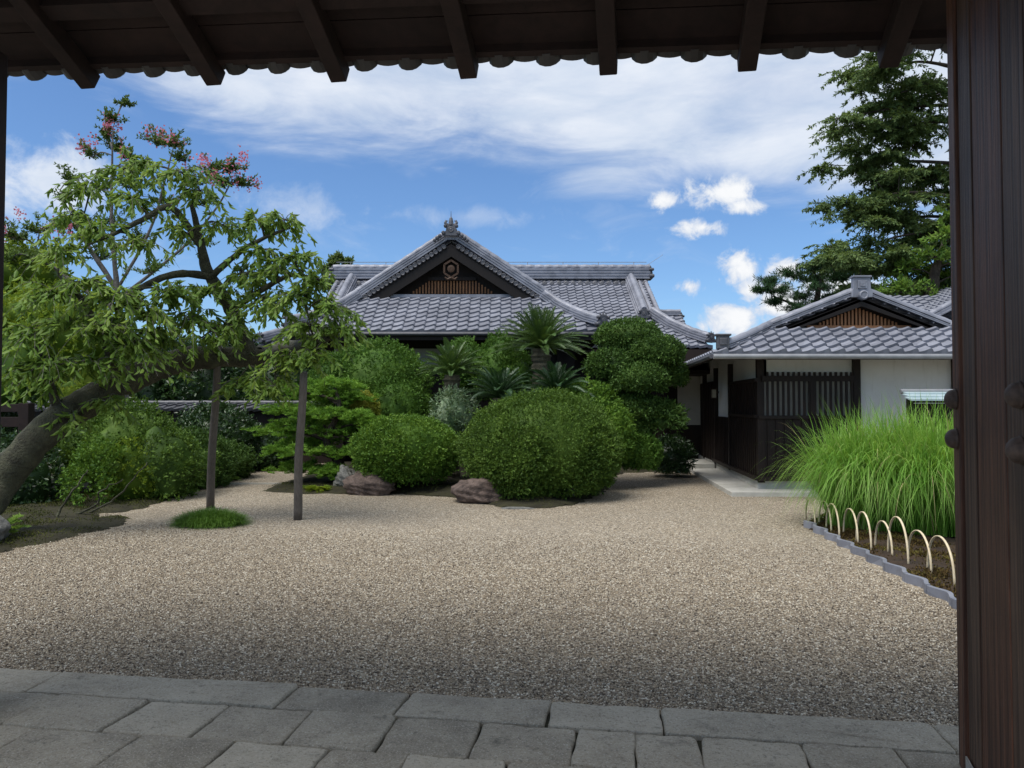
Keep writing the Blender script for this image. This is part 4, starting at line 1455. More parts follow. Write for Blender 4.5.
b.box((6.98, 11.80, 1.66), (1.3, 0.05, 0.05))
b.build('board', DW, sh)

# neighbouring roof seen at the far right
nb = thing('neighbouring_house', 'neighbouring tiled roof rising beyond the side building, beside the gate door', 'building', (13, 21, 0))
tile_slope((10.2, 19.0, 3.45), (1, 0, 0), (0, 2.4, 1.3), 0, 9, 2.73, [], T, nb)
Vd = Vector((3.4, 0, 1.75))
tile_slope((9.6, 18.0, 3.30), (0, 1, 0), Vd, 0, 7, Vd.length, [], T, nb)
ridge([(9.7, 18.05, 3.40), (13.0, 18.05, 5.1)], 0.3, 0.12, 2, T, nb, 0.08, 'verge_ridge')
b = MB()
b.box((14.2, 21.6, 1.7), (8.0, 5.0, 3.4))
b.build('wall', M['plaster_dull'], nb)
b = MB()
b.prism([(10.1, 18.0, 3.35), (13.0, 18.0, 4.85), (13.0, 18.0, 3.35)], (0, 0.1, 0))
b.build('gable_wall', DW, nb)

# low garden wall with tiled coping on the left
gw = thing('garden_wall', 'low dark garden wall with a grey tiled coping behind the left shrubs', 'wall', (-8.5, 20.5, 0))
b = MB()
b.box((-9.0, 20.5, 0.72), (9.4, 0.22, 1.46))
for i in range(6):
    b.box((-13 + i * 1.6, 20.37, 0.75), (0.12, 0.05, 1.4))
b.build('wall', DW, gw)
tile_slope((-13.8, 20.15, 1.47), (1, 0, 0), (0, 0.35, 0.17), 0, 9.5, 0.39, [], M['tile_dark'], gw)
tile_slope((-13.8, 20.85, 1.47), (1, 0, 0), (0, -0.35, 0.17), 0, 9.5, 0.39, [], M['tile_dark'], gw)
ridge([(-13.8, 20.5, 1.62), (-4.3, 20.5, 1.62)], 0.16, 0.04, 1, M['tile_dark'], gw, 0.06)

# ------------------------------------------------------------------ the gate we look through
gate = thing('wooden_gate', 'dark wooden gate with tiled roof overhead, left post and opened studded door on the right', 'gate', (-0.5, 2.6, 0))
E0, E1 = W(0, 75, GE0.y - 0.02), W(950, 47, GE1.y + 0.02)
ed = (E1 - E0)
elen = ed.length
ed.normalize()
hz = Vector((0.172, 0.985, 0)).normalized()
outd = Vector((hz.x * math.cos(math.radians(26)), hz.y * math.cos(math.radians(26)), -math.sin(math.radians(26))))
nrm = ed.cross(outd).normalized()
if nrm.z < 0:
    nrm = -nrm
ext0, ext1 = E0 - ed * 2.2, E1 + ed * 2.2
# boarding above the rafters
b = MB()
bl = 2.3
for k in range(11):
    a0 = -0.05 - k * 0.2
    p = [ext0 + outd * a0, ext1 + outd * a0, ext1 + outd * (a0 - 0.193), ext0 + outd * (a0 - 0.193)]
    b.prism([q + nrm * (0.045 + random.uniform(0, 0.004)) for q in p], nrm * 0.025)
b.build('roof_boarding', M['gate_wood'], gate)
b = MB()
b.prism([ext0 + nrm * 0.085, ext1 + nrm * 0.085, ext1 - outd * bl + nrm * 0.085, ext0 - outd * bl + nrm * 0.085], nrm * 0.06)
rid0, rid1 = ext0 - outd * bl + nrm * 0.085, ext1 - outd * bl + nrm * 0.085
back = Vector((-outd.x, -outd.y, outd.z))
b.prism([rid0, rid1, rid1 + back * 1.3, rid0 + back * 1.3], Vector((0, 0, 0.06)))  # unseen rear slope, added and cut to length for the shadow it casts
b.build('roof_underlay', M['tile_dark'], gate)
b = MB()
b.prism([rid0 - Vector((0, 0, 0.01)), rid1 - Vector((0, 0, 0.01)), rid1 + back * 1.3 - Vector((0, 0, 0.01)), rid0 + back * 1.3 - Vector((0, 0, 0.01))], Vector((0, 0, -0.03)))
b.build('unseen_rear_boarding', M['gate_wood'], gate)  # underside of the added rear slope, out of view
b = MB()
b.bar(ext0 - outd * 0.05 + nrm * 0.028, ext1 - outd * 0.05 + nrm * 0.028, 0.035, 0.085, up=nrm)
b.build('eave_batten', M['gate_wood'], gate)
b = MB()
b.bar(ext0 - outd * 0.42 - nrm * 0.0, ext1 - outd * 0.42 - nrm * 0.0, 0.09, 0.085, up=nrm)
b.build('purlin', M['gate_wood'], gate)
b = MB()
b.bar(ext0 - outd * 1.25 - nrm * 0.16, ext1 - outd * 1.25 - nrm * 0.16, 0.2, 0.26, up=(0, 0, 1))
b.build('beam', M['gate_wood'], gate)
for px in (-45, 85, 212, 338, 469, 610, 750, 893, 1040):
    # u along the eave where the rafter foot is seen
    a = (px - 512) / F
    u = (a * E0.y - E0.x) / (ed.x - a * ed.y)
    p = E0 + ed * u
    b = MB()
    b.bar(p + outd * 0.035 - nrm * 0.05, p - outd * bl - nrm * 0.055, 0.095, 0.105, up=nrm)
    b.build('rafter', M['gate_wood'], gate, bevel=0.006)
nt = int((elen + 2.4) / 0.262)
for i in range(nt):
    p = E0 + ed * (i * 0.262 - 1.1)
    b = MB()
    # round hanging end and the pan beside it
    b.lathe(p + nrm * 0.055 + outd * 0.035, outd, [(0.074, -0.08), (0.074, 0.0), (0.06, 0.012), (0.05, 0.002)], 14)
    arc = []
    for t in np.linspace(0, 1, 9):
        arc.append((0.04 + 0.19 * t, 0.046 - 0.030 * math.sin(PI * t)))
    pts = [p + ed * x + nrm * y + outd * 0.03 for x, y in arc] + [p + ed * x + nrm * (y + 0.035) + outd * 0.03 for x, y in reversed(arc)]
    b.prism(pts, -outd * 0.07)
    b.build('eave_tile', M['tile_black'], gate)
# left post
LPX = W(2.0, 405, 3.98)
b = MB()
b.box((LPX.x - 0.14, 3.84, 1.75), (0.28, 0.28, 3.5))
b.build('post', M['gate_wood'], gate, bevel=0.01)
# right door leaf, swung inwards
D0 = Vector((1.965, 3.30, 0))
dd = Vector((-0.33, -0.944, 0)).normalized()
dn = Vector((dd.y, -dd.x, 0))                          # normal on the visible side
if dn.x > 0:
    dn = -dn
leaf = MB()
lo = lambda s, off, z: D0 + dd * s + dn * off + Vector((0, 0, z))


def plank(b, s0, s1, off, th, z0, z1):
    b.prism([lo(s0, off, z0), lo(s1, off, z0), lo(s1, off - th, z0), lo(s0, off - th, z0)], (0, 0, z1 - z0))


plank(leaf, 0.0, 1.35, -0.030, 0.03, 0.03, 3.55)
door = leaf.build('door_leaf', M['door_wood'], gate)
b = MB()
plank(b, 0.0, 0.115, 0.0, 0.055, 0.02, 3.56)
b.build('stile', M['door_wood'], door, bevel=0.006)
for s0, s1, off, mt in ((0.135, 0.33, -0.012, 'door_wood_grey'), (0.336, 0.44, -0.016, 'door_wood'), (0.475, 0.77, -0.004, 'door_wood'), (0.776, 1.02, -0.006, 'door_wood_grey'), (1.026, 1.34, -0.006, 'door_wood')):
    b = MB()
    plank(b, s0, s1, off, 0.02, 0.03, 3.55)
    b.build('plank', M[mt], door, bevel=0.004)
b = MB()
plank(b, 0.14, 1.34, 0.004, 0.006, 0.012, 0.118)
b.build('kick_plate', M['metal'], door)
for s, z in ((0.062, 1.625), (0.062, 1.452), (0.93, 1.632), (0.93, 1.452)):
    b = MB()
    off = 0.0 if s < 0.1 else -0.006
    R = 0.043
    b.lathe(lo(s, off, z), dn, [(R * 1.08, 0), (R * 1.08, 0.006), (R, 0.010)] + [(R * math.cos(a), 0.010 + 0.036 * math.sin(a)) for a in np.linspace(0.1, PI / 2, 8)], 20)
    b.build('stud', M['iron'], door, smooth=True)
b = MB()
pp = D0 + dd * 1.36
b.box((pp.x + 0.25, pp.y - 0.1, 1.8), (0.36, 0.36, 3.6), rz=math.atan2(gdir.y, gdir.x))
b.build('post', M['gate_wood'], gate, bevel=0.01)


# ------------------------------------------------------------------ shrubs and trees
def np3(v):
    return np.array(tuple(v))


bush('azalea_dome', 'big clipped dome azalea in the middle of the island, reddish rock at its foot', 'bush',
     [ell(459, 621, 391, 508, 12.95, 1.25), ell(480, 560, 420, 507, 12.45, 0.8), ell(555, 618, 425, 492, 12.8, 0.8)], M['azalea'], 0.035, 120000, lumps=26, amp=0.07, width=0.3, depth=0.12, tilt=0.65)
bush('azalea_mound', 'bright green rounded azalea mound left of the big dome, behind a rock', 'bush',
     [ell(352, 460, 414, 492, 13.9, 0.9), ell(360, 420, 425, 490, 13.6, 0.6)], M['azalea_light'], 0.045, 30000, lumps=20, amp=0.10, width=0.3)
bush('boxwood_mass', 'dense bright green evergreen mass below the hall eave, left of the cycads', 'bush',
     [ell(322, 432, 340, 440, 17.0, 1.2), ell(355, 430, 372, 450, 16.3, 0.9), ell(310, 370, 352, 420, 16.9, 0.9)], M['boxwood'], 0.055, 36000, lumps=24, amp=0.12, width=0.28)
bush('round_shrub', 'light green rounded shrub behind the cycads under the hall eave', 'bush',
     [ell(472, 528, 336, 410, 16.6, 0.8), ell(440, 485, 338, 400, 17.0, 0.7), ell(490, 540, 350, 410, 16.4, 0.7)], M['boxwood'], 0.05, 22000, lumps=18, amp=0.12, width=0.3)
bush('yellow_tipped_shrub', 'yellow-green tipped shrub bulging right behind the big dome azalea', 'bush',
     [ell(552, 628, 380, 470, 14.7, 0.75), ell(585, 634, 402, 470, 14.3, 0.6)], M['azalea_light'], 0.055, 20000, lumps=18, amp=0.12, width=0.3)
bush('small_round_bush', 'small dark green round bush at the foot of the cloud-pruned tree', 'bush',
     [ell(617, 661, 432, 474, 14.6, 0.42)], M['boxwood'], 0.045, 9000, lumps=10, amp=0.08)
bush('variegated_shrub', 'small grey-green variegated shrub between the two azaleas', 'bush',
     [ell(432, 476, 388, 440, 14.9, 0.4)], M['variegated'], 0.075, 2600, lumps=10, amp=0.2, lw=0.35)
bush('golden_shrub', 'small golden-leaved shrub beside the layered pine', 'bush',
     [ell(352, 378, 394, 425, 15.3, 0.3)], M['golden'], 0.05, 2200, lumps=8, amp=0.2)
bush('leafy_plant', 'loose leafy plant with long leaves right of the small round bush', 'bush',
     [ell(640, 684, 402, 432, 14.9, 0.4)], M['holly'], 0.10, 1700, lumps=8, amp=0.25, lw=0.3)
bush('shade_shrub', 'dark low shrub in shade beside the entrance step', 'bush',
     [ell(650, 692, 438, 476, 16.6, 0.45)], M['laurel'], 0.09, 2400, lumps=8, amp=0.25, lw=0.3)
# left side
bush('wild_azalea', 'loose mid-green azalea with yellowish tips under the leaning cherry', 'bush',
     [ell(86, 178, 400, 500, 13.2, 0.9), ell(118, 200, 425, 512, 12.9, 0.8), ell(60, 120, 415, 490, 13.4, 0.8)], M['azalea'], 0.055, 24000, lumps=40, amp=0.34, width=0.22, depth=0.35)
bush('yellow_leaf_azalea', 'pale yellow-leaved shrub sprinkled low beside the path', 'bush',
     [ell(104, 158, 440, 512, 12.4, 0.5)], M['yellowgreen'], 0.05, 3400, lumps=16, amp=0.3, width=0.25, depth=0.5)
bush('path_hedge', 'dark green low hedge curving along the gravel path on the left', 'bush',
     [ell(150, 232, 430, 500, 14.6, 0.9), ell(190, 250, 440, 490, 16.2, 0.9)], M['holly'], 0.05, 24000, lumps=40, amp=0.26, width=0.22, depth=0.3)
bush('camellia_ball', 'dark glossy rounded camellia in front of the garden wall', 'bush',
     [ell(176, 258, 404, 482, 18.0, 1.0), ell(232, 290, 428, 478, 18.6, 0.9)], M['laurel'], 0.08, 15000, lumps=18, amp=0.12, width=0.3)
bush('evergreen_hedge', 'tall dark evergreen hedge rising behind the garden wall', 'hedge',
     [ell(60, 180, 338, 460, 22.5, 1.3), ell(160, 250, 345, 450, 22.8, 1.2), ell(235, 330, 340, 450, 22.4, 1.2), ell(-80, 80, 320, 460, 22.0, 1.3), ell(110, 230, 336, 470, 23.5, 1.2), ell(190, 300, 336, 470, 23.6, 1.2)], M['laurel'], 0.13, 60000, lumps=24, amp=0.14, width=0.25)
bush('left_backdrop_bush', 'deep green bush behind the leaning cherry trunk at the left edge', 'bush',
     [ell(-60, 62, 432, 535, 11.9, 0.6), ell(-110, 20, 370, 520, 13.6, 0.9)], M['laurel'], 0.07, 14000, lumps=20, amp=0.2, width=0.3)
bush('broadleaf_shrub', 'bright green large-leaved shrub at the left edge above the wooden rail', 'bush',
     [ell(-50, 50, 322, 420, 13.5, 0.7), ell(-60, 30, 290, 380, 13.8, 0.8)], M['fresh_tree'], 0.15, 3600, lumps=16, amp=0.3, width=0.3, depth=0.6, lw=0.42)
bush('maple_bush', 'yellow-green feathery maple behind the cherry on the left', 'tree',
     [ell(-10, 100, 285, 352, 14.2, 1.0), ell(40, 130, 305, 370, 13.9, 0.9), ell(60, 120, 350, 430, 14.0, 0.8), ell(-40, 66, 238, 310, 14.6, 0.9)], M['yellowgreen'], 0.07, 19000, lumps=22, amp=0.25, width=0.28, depth=0.45)


def stems(root_pts, name, label, lobes, mat, leaf, n):
    r = thing(name, label, 'bush', root_pts[0][0])
    b = MB()
    for pts in root_pts:
        pts = [Vector((q.x, q.y, q.z * 0.62)) for q in pts]
        p, rr = smooth_path(pts, np.linspace(0.022, 0.007, len(pts)), 5)
        p = p + rng.normal(size=p.shape) * 0.02 * np.linspace(0, 1, len(p))[:, None]
        b.tube([Vector(q) for q in p], rr, 6)
    b.build('stem', M['bark'], r, smooth=True)
    parts = []
    for c, rad in lobes:
        parts += lump_leaves(c, rad, n // len(lobes), leaf, lumps=16, amp=0.3, width=0.3, depth=0.5)[:1]
    v, f = join(parts)
    mesh_np('foliage', v, f, mat, r)


g0 = G(55, 522)
stems([[g0, g0 + Vector((0.05, 0.1, 0.35)), g0 + Vector((0.2, 0.1, 0.7)), g0 + Vector((0.25, 0.3, 1.1))],
       [G(66, 518), G(66, 518) + Vector((0.35, 0.1, 0.25)), G(66, 518) + Vector((0.45, 0.1, 0.6)), G(66, 518) + Vector((0.75, 0.1, 0.85))],
       [G(78, 516), G(78, 516) + Vector((0.30, 0.1, 0.20)), G(78, 516) + Vector((0.6, 0.1, 0.55)), G(78, 516) + Vector((0.9, 0.2, 1.2))]],
      'stemmy_shrub', 'small shrub with bare pale crooked stems on the mossy bank', [ell(62, 112, 460, 510, 11.6, 0.4), ell(78, 118, 440, 480, 11.9, 0.4)], M['azalea_light'], 0.05, 3600)

# cloud-pruned tree by the entrance
ct = thing('cloud_pruned_tree', 'tall cloud-pruned evergreen with stacked green pads before the entrance', 'tree', G(640, 474) + Vector((0, 0.6, 0)))
parts = []
for e in (ell(600, 656, 322, 352, 15.4, 0.5), ell(630, 680, 338, 368, 15.0, 0.45), ell(588, 636, 352, 382, 15.1, 0.45), ell(616, 664, 366, 396, 14.7, 0.45), ell(644, 684, 360, 390, 15.3, 0.4),
          ell(582, 622, 384, 408, 15.0, 0.36), ell(610, 660, 396, 420, 14.8, 0.42), ell(612, 650, 412, 440, 14.9, 0.36), ell(610, 665, 340, 400, 15.5, 0.35)):
    parts += lump_leaves(e[0], tuple(q * 1.17 for q in e[1]), 7600, 0.05, lumps=16, amp=0.14, width=0.3, zmin=-0.6)
v, f = join(parts)
mesh_np('crown', v, f, M['holly'], ct)
b = MB()
base = ct.location
p, r = smooth_path([base, base + Vector((-0.1, 0, 0.6)), base + Vector((0.05, 0, 1.2)), base + Vector((-0.1, 0, 2.4))], [0.10, 0.09, 0.07, 0.03], 5)
b.tube([Vector(q) for q in p], r, 8)
b.build('trunk', M['bark_dark'], ct, smooth=True)

# layered pine
lp = thing('layered_pine', 'low garden pine with flat layered bright green pads behind the right prop', 'tree', G(322, 492) + Vector((0, 0.9, 0)))
wood, needles = [], []
base = np3(lp.location)
tp, tr = smooth_path([base, base + np.array([0.12, 0, 0.45]), base + np.array([-0.15, 0, 0.9]), base + np.array([0.1, 0, 1.5]), base + np.array([0.0, 0, 1.95])], [0.11, 0.09, 0.07, 0.05, 0.02], 6)
wood.append(np_tube(tp, tr, 8))
for (x0, x1, yy, Y) in ((258, 322, 392, 14.6), (306, 362, 386, 14.8), (318, 376, 400, 15.0), (264, 320, 412, 14.3), (302, 372, 416, 14.4), (254, 318, 432, 14.5), (300, 380, 434, 14.9), (262, 330, 452, 14.2),
                        (318, 384, 454, 14.6), (270, 330, 470, 14.6), (312, 352, 474, 14.2), (290, 345, 398, 15.4), (280, 350, 424, 15.2), (350, 392, 424, 14.6), (275, 340, 445, 15.1)):
    a, c = W(x0, yy, Y), W(x1, yy, Y)
    cen = np3((a + c) / 2)
    rx = (c.x - a.x) / 2
    k = np.argmin(np.abs(tp[:, 2] - cen[2] + 0.15))
    p, r = smooth_path([tp[k], (tp[k] + cen) / 2 + np.array([0, 0, 0.05]), cen], [0.035, 0.025, 0.012], 5)
    wood.append(np_tube(p, r, 5))
    m = 240
    q = rng.normal(size=(m, 2)) * 0.48
    q = np.clip(q, -1, 1)
    tuft = cen + np.stack([q[:, 0] * rx, q[:, 1] * rx * 0.9, rng.uniform(-0.05, 0.13, m) * (1 - 0.5 * np.abs(q[:, 0])) + 0.05 * np.sin(q[:, 0] * 9 + yy)], 1)
    P = np.repeat(tuft, 26, axis=0)
    A = unit(rand_dirs(len(P)) * np.array([1, 1, 0.55]) + np.array([0, 0, 0.55]))
    needles.append(leaf_mesh(P, A, rand_dirs(len(P)), 0.08 * rng.uniform(0.6, 1.3, len(P)), 0.013))
v, f = join(wood)
mesh_np('trunk', v, f, M['bark_dark'], lp, smooth=True)
v, f = join(needles)
mesh_np('crown', v, f, M['pine_pad'], lp)


# fern by the rocks, and bright sprigs
def fern(name, label, base, n, ln, mat, lift=0.5):
    P, A, S = [], [], []
    for i in range(n):
        a = rng.uniform(0, 2 * PI)
        d = np.array([math.cos(a), math.sin(a), rng.uniform(0.5, 1.4) * lift])
        d /= np.linalg.norm(d)
        l = ln * rng.uniform(0.6, 1.1)
        t = np.linspace(0.15, 1, 14)
        q = np3(base) + d * l * t[:, None] + np.array([0, 0, -0.45 * l]) * t[:, None] ** 2
        sd = np.cross(d, [0, 0, 1.0])
        sd /= np.linalg.norm(sd)
        for sg in (-1, 1):
            P.append(q)
            A.append(unit(sd * sg + d * 0.5 + rng.normal(size=(14, 3)) * 0.1))
            S.append(np.repeat(d[None], 14, 0))
    P, A, S = np.concatenate(P), np.concatenate(A), np.concatenate(S)
    v, f = leaf_mesh(P, A, S, ln * 0.22, ln * 0.075)
    return tag(mesh_np(name, v, f, mat), label, 'fern')


fern('fern', 'small bright fern beside the rocks under the layered pine', G(318, 492) + Vector((0, 0, 0.05)), 26, 0.34, M['yellowgreen'])
fern('fern', 'dark shaded fern by the entrance step', G(676, 474) + Vector((0, 0.4, 0.05)), 22, 0.5, M['laurel'])
fern('fern', 'light green seedling at the foot of the leaning cherry', G(8, 540) + Vector((0, -0.15, 0.1)), 14, 0.4, M['fresh_tree'], 1.2)
fern('fern', 'pale little fern on the path edge by the dark hedge', G(222, 482) + Vector((0, 0.2, 0.03)), 16, 0.35, M['fresh_tree'])


# ------------------------------------------------------------------ cycads
def cycad(label, base, top, radius, nf, mat, droop=0.55, trunk_r=0.14, elev=(0.1, 1.25), trunk=True):
    root = thing('cycad', label, 'cycad', base)
    if trunk:
        b = MB()
        n = max(4, int((top.z - base.z) / 0.05))
        prof = [(trunk_r * (1.05 - 0.12 * (i % 2)) * (1 + 0.1 * math.sin(i * 1.3)), (top.z - base.z) * i / n) for i in range(n + 1)]
        b.lathe(base, (0, 0, 1), prof, 14)
        b.build('trunk', M['cycad_trunk'], root)
    for i in range(nf):
        a = i * 2.39996 + rng.uniform(-0.2, 0.2)
        e = elev[0] + (elev[1] - elev[0]) * ((i + 0.5) / nf)
        d = np.array([math.cos(a) * math.cos(e), math.sin(a) * math.cos(e), math.sin(e)])
        l = radius * rng.uniform(0.9, 1.12)
        m = 34
        t = np.linspace(0.0, 1, m)[:, None]
        q = np3(top) + d * l * t + np.array([0, 0, -1.0]) * l * droop * (0.3 + 0.5 * math.cos(e)) * t ** 2.2
        tang = unit(np.gradient(q, axis=0))
        sd = unit(np.cross(tang, np.array([0, 0, 1.0])))
        upv = np.cross(sd, tang)
        tube = np_tube(q, np.linspace(0.009, 0.003, m), 4)
        parts = [tube]
        ll = l * 0.135 * (np.sin(PI * (0.08 + 0.86 * t[:, 0])) * 0.75 + 0.25)
        for sg in (-1, 1):
            A = unit(sd * sg * 0.82 + tang * 0.55 + upv * 0.35 + rng.normal(size=q.shape) * 0.05)
            parts.append(leaf_mesh(q[2:], A[2:], tang[2:], ll[2:], 0.019, fold=0.2, bend=0.1))
        v, f = join(parts)
        mesh_np('frond', v, f, mat, root)
    return root


cycad('tall cycad with a broad green frond crown on a shaggy trunk before the hall wall', Vector((W(541, 345, 15.6).x, 15.6, 0.1)), W(541, 349, 15.6), 1.10, 84, M['cycad'], 0.42, 0.2, (0.12, 1.4))
cycad('medium cycad with upright olive fronds left of the tall one', Vector((W(452, 370, 15.2).x, 15.2, 0.1)), W(452, 375, 15.2), 0.86, 56, M['cycad'], 0.45, 0.17, (0.25, 1.35))
cycad('low dark cycad with fronds spreading just behind the big dome, left of its pair', Vector((W(500, 395, 14.6).x, 14.6, 0.1)), W(500, 398, 14.6), 0.88, 46, M['cycad_dark'], 0.5, 0.15, (0.2, 1.2))
cycad('low dark cycad under the tall cycad, fronds leaning over the big dome to the right', Vector((W(560, 395, 14.7).x, 14.7, 0.1)), W(556, 394, 14.7), 0.88, 46, M['cycad_dark'], 0.5, 0.15, (0.2, 1.2))


# ------------------------------------------------------------------ rocks
def rock(name, label, c, r, mat, seed):
    st = np.random.default_rng(seed)
    g, gf = sphere_grid(64, 36)
    D = unit(st.normal(size=(16, 3)))
    o = st.uniform(0.72, 1.05, 16)
    rad = np.min(np.where(g @ D.T > 0.15, o / np.maximum(g @ D.T, 0.15), 9), axis=1)
    rad = np.minimum(rad, 1.15) * (1 + 0.04 * np.sin(g[:, 0] * 11 + seed) * np.sin(g[:, 1] * 9) + 0.03 * np.sin(g[:, 2] * 17 + g[:, 0] * 5) + 0.02 * np.sin(g[:, 0] * 23 + g[:, 2] * 13))
    v = np3(c) + g * np.array(r) * rad[:, None]
    ob = mesh_np(name, v, [gf], mat, smooth=True)
    return tag(ob, label, 'rock')


g = G(476, 503)
rock('rock', 'reddish-brown boulder at the front foot of the big dome azalea', (g.x + 0.06, g.y + 0.16, 0.15), (0.54, 0.34, 0.27), M['rock_red'], 3)
g = G(364, 496)
rock('rock', 'brown boulder under the left azalea mound', (g.x, g.y + 0.3, 0.13), (0.44, 0.34, 0.25), M['rock_red'], 5)
g = G(339, 494)
rock('rock', 'grey boulder beside the fern under the layered pine', (g.x, g.y + 0.6, 0.16), (0.26, 0.28, 0.28), M['rock_grey'], 8)
g = G(571, 500)
rock('rock', 'pale stone tucked under the right side of the big dome azalea', (g.x, g.y + 0.15, 0.08), (0.11, 0.11, 0.14), M['rock_grey'], 11)
g = G(516, 509)
rock('rock', 'flat pale stone sunk in the gravel before the big dome azalea', (g.x, g.y + 0.05, 0.0), (0.26, 0.09, 0.025), M['rock_grey'], 14)
g = G(-30, 550)
rock('rock', 'grey-blue boulder at the left edge by the cherry trunk', (g.x, g.y + 0.1, 0.14), (0.26, 0.3, 0.26), M['rock_grey'], 17)


# ------------------------------------------------------------------ leaning cherry and its props
def wp(*a):
    return W(*a)


trunk = ([G(-62, 575) + Vector((0, 0, -0.4)), G(-48, 556) + Vector((0, 0, 0.05)), W(-10, 495, 8.95), W(40, 437, 9.2), W(84, 403, 9.6), W(132, 379, 10.0), W(175, 362, 10.4), W(215, 357, 10.7), W(256, 357, 10.9), W(274, 354, 10.85)],
         [0.36, 0.28, 0.220, 0.205, 0.195, 0.18, 0.17, 0.16, 0.14, 0.02])
limbs = [trunk,
         ([W(250, 357, 10.85), W(241, 331, 10.85), W(228, 305, 10.7), W(208, 272, 10.5), W(200, 240, 10.3), W(192, 205, 10.2)], [0.13, 0.105, 0.095, 0.08, 0.055, 0.03]),
         ([W(258, 357, 10.9), W(285, 348, 12.4), W(308, 345, 10.2), W(330, 338, 10.0)], [0.15, 0.12, 0.08, 0.03]),
         ([W(210, 276, 10.5), W(178, 274, 10.2), W(148, 284, 9.8), W(118, 305, 9.3), W(96, 330, 9.0)], [0.06, 0.05, 0.042, 0.03, 0.015]),
         ([W(200, 245, 10.3), W(172, 208, 10.1), W(146, 218, 9.9), W(118, 232, 9.6), W(88, 245, 9.4)], [0.05, 0.045, 0.038, 0.026, 0.012]),
         ([W(212, 276, 10.5), W(240, 252, 10.3), W(268, 236, 10.2), W(290, 228, 10.1)], [0.05, 0.035, 0.025, 0.012]),
         ([W(232, 310, 10.7), W(262, 290, 10.3), W(292, 275, 10.1), W(318, 280, 10.0)], [0.05, 0.04, 0.03, 0.014]),
         ([W(120, 384, 9.9), W(104, 340, 9.5), W(82, 300, 9.4), W(58, 275, 9.3)], [0.07, 0.05, 0.035, 0.015]),
         ([W(60, 418, 9.4), W(46, 370, 9.1), W(34, 335, 9.0)], [0.06, 0.04, 0.02])]
cl = []
for px, py, Y, r, w in [(150, 172, 10.2, 40, 0.9), (180, 178, 10.0, 36, 0.9), (120, 178, 10.2, 40, 0.9), (86, 196, 9.9, 36, 0.8), (70, 220, 9.7, 36, 0.8), (200, 196, 10.1, 30, 0.7), (130, 205, 10.0, 36, 0.8),
                        (100, 240, 9.6, 40, 1), (60, 258, 9.3, 38, 1), (140, 250, 9.8, 34, 0.6), (175, 235, 10.0, 28, 0.5), (222, 232, 10.3, 34, 0.8), (255, 225, 10.2, 30, 0.7), (285, 226, 10.1, 26, 0.8),
                        (262, 255, 10.2, 32, 0.8), (240, 280, 10.3, 36, 1), (275, 275, 10.1, 36, 1), (300, 262, 10.0, 26, 0.8), (318, 285, 10.0, 28, 0.9), (296, 302, 10.0, 36, 1.1), (330, 312, 10.0, 26, 0.9),
                        (265, 312, 10.3, 34, 1), (310, 330, 9.9, 30, 1), (338, 335, 9.9, 22, 0.7), (205, 300, 10.2, 36, 0.9), (170, 300, 9.8, 36, 1), (190, 325, 9.9, 36, 1), (150, 322, 9.5, 36, 1.1), (120, 300, 9.3, 36, 1),
                        (85, 290, 9.2, 38, 1.1), (50, 300, 9.2, 36, 1), (110, 335, 9.2, 38, 1.1), (70, 330, 9.1, 38, 1.2), (35, 340, 9.0, 34, 1), (130, 352, 9.4, 34, 1), (95, 370, 9.2, 34, 1.1), (50, 372, 9.0, 34, 1.1), (160, 345, 9.8, 30, 0.9),
                        (225, 335, 10.2, 30, 0.8), (200, 345, 10.0, 24, 0.6), (290, 362, 9.9, 26, 0.8), (312, 362, 9.8, 22, 0.8), (255, 385, 10.1, 24, 0.6), (235, 392, 10.2, 18, 0.4), (275, 395, 10.0, 18, 0.5), (110, 410, 9.4, 20, 0.5), (75, 428, 9.1, 16, 0.3), (20, 380, 8.9, 26, 0.7)]:
    cl.append((W(px, py - 6, Y), r / F * Y * 1.3, w * (0.62 if py < 290 else 0.72)))
crown_tree('weeping_cherry', 'old leaning cherry with drooping leafy twigs resting on two wooden props', 'tree', limbs, cl, M['bark'], M['cherry'],
           0.118, 0.38, 30, 15, 0.85, six=True, tw_r=0.0055, bend=0.2, twigmat=M['bark_grey'])

for (bx, by, tx, ty, Yt, label) in ((210, 511, 218, 338, 10.55, 'slim grey prop post rising from a grass tuft under the cherry bough'),
                                    (297, 523, 303, 372, 9.95, 'grey prop post standing in bare gravel, right of the other prop')):
    a, c = G(bx, by, -0.05), W(tx, ty, Yt)
    b = MB()
    pts = [a + (c - a) * t + Vector((0.012 * math.sin(t * 7 + bx), 0, 0)) for t in np.linspace(0, 1, 12)]
    b.tube(pts, np.linspace(0.062, 0.052, 12), 12)
    tag(b.build('prop_post', M['post_wood'], smooth=True), label, 'post', 'props under the cherry')

# crape myrtle behind the cherry
base = Vector((W(120, 400, 14.2).x, 14.2, 0.05))
t_l = [([base, base + Vector((0.1, 0, 1.5)), W(118, 300, 14.2), W(112, 230, 14.0), W(112, 170, 13.9), W(113, 128, 13.9)], [0.10, 0.075, 0.055, 0.035, 0.022, 0.010]),
       ([W(117, 290, 14.2), W(150, 230, 14.0), W(165, 180, 13.8), W(172, 152, 13.8)], [0.035, 0.026, 0.018, 0.010]),
       ([W(117, 300, 14.2), W(180, 250, 14.2), W(215, 210, 14.0), W(232, 180, 14.0)], [0.035, 0.026, 0.018, 0.010]),
       ([W(117, 290, 14.2), W(85, 240, 14.0), W(70, 205, 13.9), W(60, 190, 13.9)], [0.05, 0.04, 0.025, 0.012]),
       ([W(117, 310, 14.2), W(70, 280, 14.2), W(35, 250, 14.2)], [0.06, 0.045, 0.02])]
cl = []
